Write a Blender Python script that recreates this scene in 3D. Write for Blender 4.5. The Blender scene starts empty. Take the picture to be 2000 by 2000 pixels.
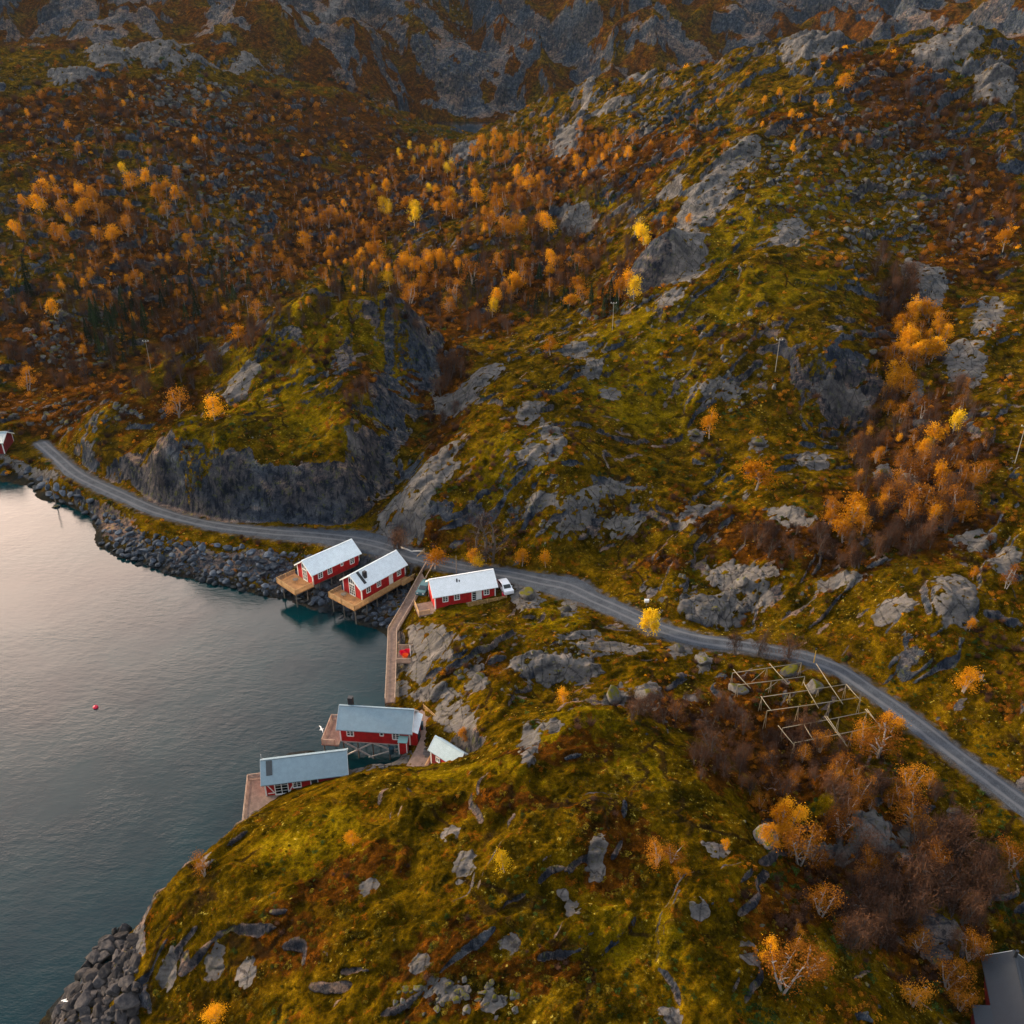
import bpy, bmesh, math, random
import numpy as np
from mathutils import Vector, Matrix
random.seed(7); RNG = np.random.default_rng(11)
SC = bpy.context.scene
COL = SC.collection
# ---------------------------------------------------------------- camera
CAMH, PITCH, FPX = 94.0, math.radians(28.0), 1778.0
cam = bpy.data.cameras.new("camera"); cam_o = bpy.data.objects.new("camera", cam); COL.objects.link(cam_o)
cam.sensor_width = 36; cam.lens = FPX/2000*36; cam.clip_start = 1; cam.clip_end = 9000
cam_o.location = (0, 0, CAMH); cam_o.rotation_euler = (math.radians(90)-PITCH, 0, 0)
SC.camera = cam_o
SC.render.resolution_x = SC.render.resolution_y = 1024
SC.cycles.max_bounces = 5; SC.cycles.diffuse_bounces = 2; SC.cycles.glossy_bounces = 2
SC.cycles.transparent_max_bounces = 6; SC.cycles.volume_bounces = 0
SC.cycles.use_denoising = True
# ---------------------------------------------------------------- view
SC.view_settings.view_transform = 'Standard'; SC.view_settings.look = 'None'
SC.view_settings.gamma = 1.0; SC.view_settings.exposure = 0.66
# ---------------------------------------------------------------- sky + sun
SUN_EL, SUN_AZ = math.radians(17), math.radians(-66)      # azimuth from +Y towards +X
W = bpy.data.worlds.new("World"); SC.world = W; W.use_nodes = True
nt = W.node_tree; nt.nodes.clear()
def nd(t, k, **kw):
    n = t.nodes.new(k)
    for a, b in kw.items(): setattr(n, a, b)
    return n
o_ = nd(nt, 'ShaderNodeOutputWorld'); bg = nd(nt, 'ShaderNodeBackground'); bg.inputs[1].default_value = 0.1
sky = nd(nt, 'ShaderNodeTexSky', sky_type='NISHITA', sun_disc=False, sun_elevation=SUN_EL, sun_rotation=SUN_AZ)
tc = nd(nt, 'ShaderNodeTexCoord')
nrm = nd(nt, 'ShaderNodeVectorMath', operation='NORMALIZE'); nt.links.new(tc.outputs['Generated'], nrm.inputs[0])
mp = nd(nt, 'ShaderNodeMapping'); mp.inputs['Scale'].default_value = (1, 1, 2.2)
nt.links.new(nrm.outputs[0], mp.inputs[0])
nz = nd(nt, 'ShaderNodeTexNoise'); nz.inputs['Scale'].default_value = 2.3; nz.inputs['Detail'].default_value = 7; nz.inputs['Roughness'].default_value = .55
nt.links.new(mp.outputs[0], nz.inputs[0])
# cloud brightness follows the angle to a glow placed apart from the sun: warm near it, blue-grey away from it
dt = nd(nt, 'ShaderNodeVectorMath', operation='DOT_PRODUCT'); nt.links.new(nrm.outputs[0], dt.inputs[0])
ce = math.radians(20); GA = math.radians(-34)
dt.inputs[1].default_value = (math.sin(GA)*math.cos(ce), math.cos(GA)*math.cos(ce), math.sin(ce))
cr = nd(nt, 'ShaderNodeValToRGB')
for p, c in ((0.0, (4.6, 5.0, 5.4)), (.45, (8.2, 8.9, 9.8)), (.80, (8.6, 9.4, 10.6)), (.89, (3.6, 4.9, 6.4)), (.94, (8, 8.2, 9)), (.978, (40, 32, 28.5)), (1.0, (92, 68, 54))):  # dark ring of cloud added round the glow to dim the water's reflection
    e = cr.color_ramp.elements[0] if p == 0 else (cr.color_ramp.elements[-1] if p == 1.0 else cr.color_ramp.elements.new(p))
    e.color = (*[x/85 for x in c], 1)
mr = nd(nt, 'ShaderNodeMapRange'); mr.inputs[1].default_value = -1; nt.links.new(dt.outputs['Value'], mr.inputs[0])
nt.links.new(mr.outputs[0], cr.inputs[0])
sc_ = nd(nt, 'ShaderNodeVectorMath', operation='SCALE'); sc_.inputs['Scale'].default_value = 85; nt.links.new(cr.outputs[0], sc_.inputs[0])
cm = nd(nt, 'ShaderNodeMapRange'); cm.inputs[1].default_value = .30; cm.inputs[2].default_value = .62; cm.inputs[3].default_value = .45; cm.inputs[4].default_value = 1.15
nt.links.new(nz.outputs[0], cm.inputs[0])
cv = nd(nt, 'ShaderNodeVectorMath', operation='SCALE'); nt.links.new(sc_.outputs[0], cv.inputs[0]); nt.links.new(cm.outputs[0], cv.inputs['Scale'])
mx = nd(nt, 'ShaderNodeMix', data_type='RGBA'); mx.inputs[0].default_value = .82
nt.links.new(sky.outputs[0], mx.inputs[6]); nt.links.new(cv.outputs[0], mx.inputs[7])
nt.links.new(mx.outputs[2], bg.inputs[0]); nt.links.new(bg.outputs[0], o_.inputs[0])
sl = bpy.data.lights.new("sun", 'SUN'); sl.energy = 4.9; sl.angle = math.radians(12); sl.color = (1, .78, .52)
so = bpy.data.objects.new("sun", sl); COL.objects.link(so)
sd = Vector((math.sin(SUN_AZ)*math.cos(SUN_EL), math.cos(SUN_AZ)*math.cos(SUN_EL), math.sin(SUN_EL)))
so.rotation_euler = sd.to_track_quat('Z', 'Y').to_euler()

# ================================================================ helpers
def tag(o, label=None, cat=None, group=None, kind=None):
    if label: o['label'] = label
    if cat: o['category'] = cat
    if group: o['group'] = group
    if kind: o['kind'] = kind
    return o
CF, SF = math.cos(PITCH), math.sin(PITCH)
def ray(u, v):
    x = (np.asarray(u, float)-1000)/FPX; y = (np.asarray(v, float)-1000)/FPX
    return x+0*y, CF-y*SF+0*x, -SF-y*CF+0*x
def at_z(u, v, z):
    dx, dy, dz = ray(u, v); t = (CAMH-z)/(-dz)
    return np.stack([dx*t, dy*t, 0*t+z], -1)
def at_y(u, v, Y):
    dx, dy, dz = ray(u, v); t = Y/dy
    return np.stack([dx*t, 0*t+Y, CAMH+dz*t], -1)
def proj(x, y, z):
    c = y*CF-(z-CAMH)*SF; up = y*SF+(z-CAMH)*CF
    return 1000+FPX*x/c, 1000-FPX*up/c
_p = np.random.default_rng(3).permutation(512).astype(np.int64)
_g = np.random.default_rng(5).uniform(0, 2*np.pi, 512); _gx, _gy = np.cos(_g), np.sin(_g)
def perlin(x, y, seed=0):
    xi = np.floor(x).astype(np.int64); yi = np.floor(y).astype(np.int64); xf = x-xi; yf = y-yi
    u = xf*xf*xf*(xf*(xf*6-15)+10); w = yf*yf*yf*(yf*(yf*6-15)+10)
    def g(i, j, a, b):
        h = _p[(_p[(i+seed*31) & 511]+j) & 511]
        return _gx[h]*a+_gy[h]*b
    n00 = g(xi, yi, xf, yf); n10 = g(xi+1, yi, xf-1, yf); n01 = g(xi, yi+1, xf, yf-1); n11 = g(xi+1, yi+1, xf-1, yf-1)
    return ((n00*(1-u)+n10*u)*(1-w)+(n01*(1-u)+n11*u)*w)*1.5
def fbm(x, y, o=4, seed=0, gain=.5):
    s = 0; a = 1; f = 1
    for k in range(o):
        s = s+a*perlin(x*f+k*17.3, y*f-k*9.1, seed+k); a *= gain; f *= 2.03
    return s
def sstep(a, b, x):
    t = np.clip((x-a)/(b-a), 0, 1); return t*t*(3-2*t)
# ================================================================ terrain
PZ = [  # photo column, photo row, height
 (0,935,0),(60,948,0),(130,985,0),(185,1010,0),(190,1060,0),(250,1092,0),(320,1114,0),(400,1137,0),(480,1152,0),(560,1172,0),(620,1195,0),(700,1222,0),(745,1240,-.3),
 (100,1200,-6),(0,1100,-6),(300,1300,-6),(500,1300,-6),(640,1290,-3.5),(700,1300,-4),(0,1500,-6),(200,1600,-6),(350,1600,-5),(100,1800,-6),(0,1950,-6),(0,1010,-3),(150,1080,-3),(250,1140,-3),(400,1190,-3),(540,1225,-3),(640,1250,-3),
 (-400,1000,-6),(-400,1500,-6),(-400,2000,-6),(-200,935,1),(-200,880,4),(-300,930,0),(600,1400,-5),(500,1450,-5),(740,1300,-3),(735,1370,-3),(450,1500,-4),
 (200,985,3.2),(300,1040,3.6),(400,1066,4),(500,1077,4.2),(560,1085,4),(640,1100,2.8),(720,1120,2.2),(775,1125,3.0),(120,940,3),(60,905,3),(0,890,3.2),(0,860,4.2),(40,845,4.4),
 (560,1120,1.52),(620,1140,1.2),(700,1165,.8),(760,1180,1.2),(300,1080,1.4),(400,1100,1.6),(480,1118,1.5),
 (160,922,4.6),(280,965,5),(330,990,5),(450,1017,5.1),(560,1028,5.4),(650,1020,5.6),(700,1010,6),
 (745,955,7.8),(785,865,11.5),(825,795,15),(868,750,18),(905,690,19),
 (700,540,12),(850,600,14.5),(600,540,12),(950,600,17),(480,590,10),(300,640,8),(200,720,6),(100,800,5),(20,830,4.6),
 (0,700,9),(100,650,12),(100,550,19),(0,500,24),(300,500,20),(500,480,18),(0,400,34),(200,400,32),(400,400,28),(600,400,24),(750,400,23),(200,300,45),(400,300,42),(600,300,36),(750,310,31),(850,300,28),(940,275,29),
 (850,500,21),(700,460,18),
 (760,1062,6.3),(1000,1096,7),(1150,1132,8),(900,1085,6.4),
 (1000,1185,6.2),(900,1160,5.2),(1000,1150,6),(840,1160,4.6),(830,1200,4.5),(980,1200,6),(900,1215,6.5),(880,1190,5.2),(940,1180,5.4),(1040,1220,7.2),(1100,1200,7),
 (900,1245,8.2),(1000,1260,9),(850,1240,5.5),(1080,1275,9.8),(1080,1350,7.6),(1200,1250,9),(1350,1300,10),(1450,1350,10),(1550,1400,9.6),(1650,1430,9.2),(1500,1300,10.4),(1250,1350,11),(950,1350,8.6),
 (850,1320,4),(805,1280,3),(790,1240,3),(780,1330,1.8),(790,1380,2.2),(845,1410,3.6),(870,1430,5),(900,1440,6.5),(840,1490,3.6),(800,1460,2.2),(760,1490,2),(735,1462,-1.0),(700,1450,-2),(690,1472,-1.6),(660,1440,-2.5),(640,1480,.6),(600,1475,.5),(690,1500,1.2),(600,1520,1.8),(540,1500,.2),(500,1480,-1.5),(480,1520,-1.5),
 (1000,1400,11.5),(940,1400,8.5),(1240,1190,8.2),(1310,1190,9.5),
 (1050,1425,17),(1150,1415,19),(1300,1465,18),(1400,1535,17),(1460,1610,17),
 (1450,1450,10.5),(1550,1550,9.5),(1600,1640,9),(1690,1760,8),(1770,1850,7),(1830,1950,6.5),(1870,2060,6),
 (1500,1700,17),(1600,1850,16.5),(1650,1950,16),(1635,1545,13),(1720,1560,10.4),(1700,1640,11.5),(1800,1700,9),(1900,1720,8.6),(1950,1800,8),(1850,1600,9.8),(1960,1900,6.5),(2050,1900,7),
 (1000,1500,19),(900,1550,17),(1200,1550,19.5),(1300,1650,19.5),(1100,1650,20.5),(900,1700,19.5),(700,1700,16.5),(1000,1800,21),(1200,1800,20),(1400,1800,19.5),(800,1850,19.5),(600,1800,15.5),(600,1950,15),(400,1850,11),(420,1960,9.5),(1000,1950,20.5),(1300,1950,20),(1500,1900,18.5),
 (485,1600,6.5),(400,1690,8),(322,1762,7.4),(284,1850,5.5),(270,1930,4.5),(570,1572,9),(650,1532,11),(750,1517,12),(850,1522,12),(930,1500,14),
 (235,1825,2.3),(190,1895,2.4),(140,1975,2),(240,1950,3),(100,1930,-2.5),(175,1830,-2.5),(240,1780,-2.5),
]
PY = [  # photo column, photo row, distance forward
 (170,898,187),(205,870,191),(300,888,176),(345,872,173),(450,905,167.5),(600,935,165.5),(690,915,170),
 (385,815,180),(255,862,190),(300,830,196),(340,800,200),
 (160,872,193),(230,785,205),(320,715,215),(400,670,222),(490,630,228),(545,600,223),(620,575,217),(720,572,216),(790,600,214),
 (450,800,190),(550,720,200),(620,640,209),(620,850,178),(720,780,188),(700,680,202),
 (560,650,206),
 (330,770,206),(430,740,207),
 (500,170,610),(650,170,652),(780,215,670),(870,252,655),(340,85,600),(100,110,560),(0,150,520),(-200,150,500),
 (0,40,900),(150,60,850),(250,20,850),(560,20,780),(450,80,690),(700,60,810),(800,150,830),(620,110,760),
 (930,240,800),(930,120,870),(900,0,940),(1000,200,815),(860,200,830),
 (1200,120,830),(1350,100,830),(1500,40,850),(1100,60,880),(1300,0,900),(1600,80,1300),(1700,110,1260),(1900,40,1300),(2000,100,1150),(1750,0,1450),
 (1000,255,600),(1050,205,560),(1150,160,520),(1250,150,480),(1440,120,440),(1530,80,430),(1600,66,430),(1640,78,425),(1700,112,430),(1760,100,420),(1830,66,410),(1920,62,400),(1990,115,390),
 (1300,455,260),(1300,715,200),(1080,680,222),(1200,612,228),(1300,560,232),(1420,512,236),(1550,490,240),
 (1340,440,286),(1400,305,320),(1650,240,330),(1250,400,320),(1200,300,400),(1100,400,345),(1000,400,375),(1000,300,470),(1100,250,490),(900,400,400),(1000,500,310),(900,350,470),
 (1150,375,345),(1140,475,330),(1330,400,296),(1285,385,318),
 (1760,640,217),(1695,640,205),(1900,640,208),(1790,520,252),(1720,520,238),(1850,520,245),
 (1640,700,191),(1640,825,187),(1500,830,180),(1350,830,184),(1900,400,290),(1700,400,290),(1500,400,280),(1800,250,340),(1900,250,345),
 (800,940,164),(860,870,172),(950,790,185),(950,720,205),(1050,800,180),(1000,900,162),(1100,900,160),(1200,900,165),(1100,1000,150),(1300,1000,150),(1000,1060,149),(1200,1090,145),(1150,1065,147.5),(950,1040,152),
 (1950,900,150),(1950,800,170),(1950,1000,135),(1950,1300,102),(1950,1150,117),(1800,1200,112),(1880,1065,129),(1870,1275,106),(1700,1150,122),(1600,1180,123),(1430,1122,134),(1400,1215,125),
 (1500,1100,134),(1500,950,153),(1700,950,153),(1350,950,160),(1120,590,279),(1050,600,282),(1250,510,284),
]
PW = [(-31.5,174.5,19.5),(-30,191,22),(-30,206,27.5),(-24,207,24),(-21,214,27),(-34,165.5,15),(-37,180,21),(-38,200,28),(-34,234,25),(-34,250,15),(-45,239,20),(-58,246,14),(-22,232,22),(-76,250,10),(-95,240,8.5),(-12,235,16),(26,247,21),(40,252,26),(52,256,33),(12,245,19),(45,600,38),(110,520,52),(145,520,56),(225,500,58),(285,480,62),(-100,720,36),(-165,720,52),(-60,715,28),(-215,650,60),(10,700,24),(-150,60,-8),(-60,40,-6),(-120,20,-8),(-300,100,-8),(0,30,17),(60,30,12),(150,40,9),(200,80,14),(260,160,40),(300,300,62),(420,480,90),(-400,200,3),(-420,400,45),(-500,600,90),
 (-30,730,21),(20,740,21),(-10,770,22),(0,1150,230),(-400,1150,250),(500,1400,260),(-800,900,260),(900,1600,320),(700,900,170),(500,1150,180),(0,2200,380),(-1300,2200,420),(1500,2200,420),(650,600,110),(-700,700,170)]
ROADC = [(78,864,4.3,1.52),(114,895,4.3,1.52),(155,929,4.3,1.8),(238,968,4.5,1.8),(311,999,4.7,1.52),(414,1025,4.9,1.52),(518,1038,5.1,2.1),(621,1046,5.3,2.6),(690,1054,5.4,3.8),(745,1066,5.5,3.2),(820,1090,5.6,2.2),(911,1110,5.8,2.1),(994,1122,6.1,2.2),(1060,1136,6.5,2.6),(1110,1147,6.8,3.6),(1160,1170,7.2,2.2),(1211,1192,7.7,2.0),(1294,1229,8.5,2.0),(1370,1250,9.2,1.52),(1460,1262,9.8,1.52),(1553,1279,10.1,1.52),(1610,1296,10.2,1.52),(1656,1318,10.3,1.52),(1760,1390,10.3,1.52),(1830,1444,10.3,1.52),(1920,1512,10.2,1.52),(2000,1572,10.2,1.52),(2100,1650,10.2,1.52),(2230,1755,10.1,1.52),(2380,1890,10.0,1.52)]
def catmull(P, n):
    P = np.asarray(P, float); P = np.vstack([2*P[0]-P[1], P, 2*P[-1]-P[-2]]); out = []
    for i in range(1, len(P)-2):
        t = np.linspace(0, 1, n, endpoint=False)[:, None]
        a, b, c, d = P[i-1], P[i], P[i+1], P[i+2]
        out.append(.5*((2*b)+(-a+c)*t+(2*a-5*b+4*c-d)*t**2+(-a+3*b-3*c+d)*t**3))
    out.append(P[-2][None]); return np.vstack(out)
_rc = np.array([[*at_z(u, v, z), w] for u, v, z, w in ROADC])
ROAD = catmull(_rc, 10)
ctrl = [tuple(at_z(u, v, z)) for u, v, z in PZ]+[tuple(at_y(u, v, y)) for u, v, y in PY]+PW
ctrl += [tuple(at_z(u, v, z)) for u, v, z, w in ROADC]
# the seaward drop of the near headland
for (u, v, z), (ox, oy) in zip([(485,1600,6.5),(440,1650,7.5),(400,1690,8),(322,1762,7.4),(284,1850,5.5)], [(-.9,.5),(-.8,.6),(-.75,.65),(-.75,.65),(-.9,.4)]):
    p = at_z(u, v, z)
    ctrl += [(p[0]+ox*4, p[1]+oy*4, .6), (p[0]+ox*7.5, p[1]+oy*7.5, -4)]
ctrl = np.array(ctrl, float)
keep = []
for i in range(len(ctrl)):
    if all(np.hypot(*(ctrl[i, :2]-ctrl[j, :2])) > .9 for j in keep): keep.append(i)
ctrl = ctrl[keep]
_cc = np.full(len(ctrl), 3.0)
def _K(x, y): return -np.sqrt((x[:, None]-ctrl[None, :, 0])**2+(y[:, None]-ctrl[None, :, 1])**2+_cc[None]**2)
n_ = len(ctrl)
A_ = np.zeros((n_+3, n_+3)); A_[:n_, :n_] = _K(ctrl[:, 0], ctrl[:, 1])+np.eye(n_)*.25
Pm = np.c_[np.ones(n_), ctrl[:, :2]/500]; A_[:n_, n_:] = Pm; A_[n_:, :n_] = Pm.T
sol = np.linalg.solve(A_, np.r_[ctrl[:, 2], 0, 0, 0])
def base_h(x, y):
    sh = x.shape; x = x.ravel(); y = y.ravel(); out = np.empty_like(x)
    for s in range(0, len(x), 20000):
        a, b = x[s:s+20000], y[s:s+20000]
        out[s:s+20000] = _K(a, b)@sol[:n_]+sol[n_]+a/500*sol[n_+1]+b/500*sol[n_+2]
    return out.reshape(sh)
# polar grid
QK = 0; NA = 480 if QK else 1150; A0, A1 = math.radians(-47), math.radians(47)
rr = [34.0]
while rr[-1] < 2300:
    r = rr[-1]; rr.append(r+(2.2 if QK else 1)*(0.00155*r if r < 260 else (0.0026*r if r < 700 else 0.0042*r)))
R = np.array(rr); NR = len(R)
while (NR-1) % 4: R = np.r_[R, R[-1]+R[-1]*.004]; NR += 1
AN = np.linspace(A0, A1, NA+3)[:NA+3]; NA = len(AN)
def up(c, k):  # bilinear upsample of a coarse grid
    def up1(c):
        n = (c.shape[0]-1)*k+1; t = np.arange(n)/k; i = np.minimum(t.astype(int), c.shape[0]-2); f = (t-i)[:, None]
        return c[i]*(1-f)+c[i+1]*f
    return up1(up1(c).T).T
k4 = 4; NA = ((NA-1)//k4)*k4+1; AN = AN[:NA]
Rc, Ac = R[::k4], AN[::k4]
Xc = Rc[:, None]*np.sin(Ac)[None]; Yc = Rc[:, None]*np.cos(Ac)[None]
Hb = base_h(Xc, Yc)
# distance to the road
def road_dist(x, y):
    sh = x.shape; x = x.ravel(); y = y.ravel(); d = np.full(x.shape, 99.); z = np.zeros_like(x)
    m = (y < 230) & (y > 60)
    for s in range(0, len(x), 40000):
        sl_ = slice(s, s+40000); mm = m[sl_]
        if not mm.any(): continue
        a = x[sl_][mm]; b = y[sl_][mm]
        D = np.hypot(a[:, None]-ROAD[None, :, 0], b[:, None]-ROAD[None, :, 1]); j = D.argmin(1)
        dd = d[sl_]; zz = z[sl_]; dd[mm] = D[np.arange(len(j)), j]-ROAD[j, 3]; zz[mm] = ROAD[j, 2]
    return d.reshape(sh), z.reshape(sh)
Dc, Zc = road_dist(Xc, Yc)
X = R[:, None]*np.sin(AN)[None]; Y = R[:, None]*np.cos(AN)[None]
H = up(Hb, k4); D = up(Dc, k4)
RD = np.hypot(X, Y)
# flat places: keep lumps small near the road, the buildings and the shore
FLAT = [(700,1140,14),(900,1165,12),(780,1270,6),(820,1440,8),(600,1540,9),(1520,1340,6)]
calm = sstep(1, 9, D)
for u, v, r_ in FLAT:
    p = at_z(u, v, 5); calm = calm*(.12+.88*sstep(r_*.6, r_*1.3, np.hypot(X-p[0], Y-p[1])))
calm = calm*(.25+.75*sstep(-.5, 4, H))
far = sstep(380, 760, RD)
# warped coordinates so bands run diagonally like the glaciated rock
wx = X+5*perlin(X/23, Y/23, 40); wy = Y+5*perlin(X/23, Y/23, 41)
c0, s0 = math.cos(.6), math.sin(.6); rx = wx*c0+wy*s0; ry = -wx*s0+wy*c0
h1 = fbm(rx/34, ry/22, 2, 1)*1.35
h2 = fbm(rx/12, ry/7.5, 2, 7)*.45
o1 = fbm(rx/17, ry/10, 3, 21); led = sstep(-.02, .26, o1)*1.5+sstep(.36, .56, o1)*.9
o2 = fbm(rx/7, ry/4.2, 3, 33); led2 = sstep(.08, .34, o2)*.6
o3 = fbm(rx/3, ry/2.0, 3, 51); led3 = sstep(.15, .3, o3)*.3
big = fbm(X/120, Y/120, 4, 61)*11+np.abs(fbm(X/45, Y/70, 4, 65))*-11
mtn = fbm(X/170, Y/200, 4, 71, .5)*24-np.abs(fbm((X+.35*Y+18*perlin(X/90,Y/60,77))/85, Y/200, 3, 75, .45))*40+sstep(-.1, .25, fbm(X/70, Y/60, 2, 79))*12+fbm(X/18, Y/30, 3, 82, .45)*2.5
m7 = sstep(720, 850, RD)*sstep(26, 50, H)
midamp = 1+.9*sstep(240, 420, RD)
LO = H+calm*midamp*(h1+.5*h2+.7*led)*(1-.3*far)+far*big*.25*(1-m7)*sstep(27, 34, H)+m7*mtn*.8
HH = H+calm*midamp*(h1+.6*h2+.7*led+.4*led2)*(1-.3*far)+calm*(.35*led3)*(1-far)+far*big*.25*(1-m7)*sstep(27, 34, H)+m7*mtn*.8
sm = fbm(X/2.6, Y/2.6, 3, 91)*.10+fbm(X/.9, Y/.9, 2, 95)*.05
HH = HH+calm*sm*(1-far)
# keep lake and its shore
# road bed
wR = 1-sstep(.4, 4.0, D); Zr = up(Zc, k4)
Zr = np.where(D < 6, Zr, HH)
HH = HH*(1-wR)+(Zr-.16)*wR
# ground under the cabins' floors and the drying rack stays below them
PADS = []
def pad(cx, cy, z, r):
    global HH
    m = 1-sstep(r, r+2.5, np.hypot(X-cx, Y-cy)); HH = np.where(m > 0, np.minimum(HH, HH*(1-m)+z*m), HH)
for c_ in ((-33,146,1.8,4.5),(-29.5,149,2.4,2.5),(-23.5,141.5,1.2,5.5),(-20,146,2.3,2.5),(-18,148,3.4,1.2),(-9.6,93.6,3.1,3.0),(-7.8,91.6,3.3,2.3),(-20.5,100.6,-1.2,3.2),(-23.5,101,-1.5,2.5),(-24,752,20,44),(-60,770,20,30),(8,765,20,30)): pad(*c_)
dR = np.gradient(R)[:, None]; dA = (AN[1]-AN[0])
def H_at(x, y, G=None):
    G = HH if G is None else G
    x = np.asarray(x, float); y = np.asarray(y, float)
    r = np.hypot(x, y); a = np.arctan2(x, y)
    fi = np.clip(np.interp(r, R, np.arange(NR)), 0, NR-1.001); fj = np.clip((a-A0)/dA, 0, NA-1.001)
    i = fi.astype(int); j = fj.astype(int); fi = fi-i; fj = fj-j
    return (G[i, j]*(1-fi)+G[i+1, j]*fi)*(1-fj)+(G[i, j+1]*(1-fi)+G[i+1, j+1]*fi)*fj
def hit(u, v, lo=36.):
    u = np.atleast_1d(np.asarray(u, float)); v = np.atleast_1d(np.asarray(v, float)); dx, dy, dz = ray(u, v)
    t = np.full(u.shape, lo); done = np.zeros(u.shape, bool); st = 1.006
    for k in range(800):
        tn = np.where(done, t, t*st); below = CAMH+dz*tn < np.maximum(H_at(dx*tn, dy*tn), 0)
        done |= below; t = np.where(done, t, tn)
        if done.all() or k > 700: break
    a = t.copy(); b = t*st
    for _ in range(9):
        m = (a+b)/2; bl = CAMH+dz*m < np.maximum(H_at(dx*m, dy*m), 0); b = np.where(bl, m, b); a = np.where(bl, a, m)
    return np.stack([dx*b, dy*b, CAMH+dz*b], -1)
# ---------------------------------------------------------------- patches of bare rock, grass and heath on the ground
def patch_field(u, v, ru, rv, ang, rough=.35, seed=0, soft=.25):
    a = math.radians(ang); c = hit(u, v)[0]
    e1 = hit(u+ru*math.cos(a), v+ru*math.sin(a))[0]-c; e2 = hit(u-rv*math.sin(a), v+rv*math.cos(a))[0]-c
    M = np.array([e1[:2], e2[:2]]).T
    U, S, Vt = np.linalg.svd(M); dist = np.hypot(c[0], c[1]); S = np.clip(S, 1.0, max(ru, rv)/FPX*dist*3.2)
    Mi = np.linalg.inv(U@np.diag(S)@Vt)
    q0 = Mi[0, 0]*(X-c[0])+Mi[0, 1]*(Y-c[1]); q1 = Mi[1, 0]*(X-c[0])+Mi[1, 1]*(Y-c[1]); d = np.hypot(q0, q1)
    near = d < 1.9
    d[near] += rough*perlin(X[near]/(S[1]*.6+.5), Y[near]/(S[1]*.6+.5), 100+seed)+rough*.7*perlin(X[near]/(S[1]*.22+.3), Y[near]/(S[1]*.22+.3), 130+seed)
    return np.where(near, 1-sstep(1-soft, 1+soft, d), 0), d, S[1]
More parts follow.
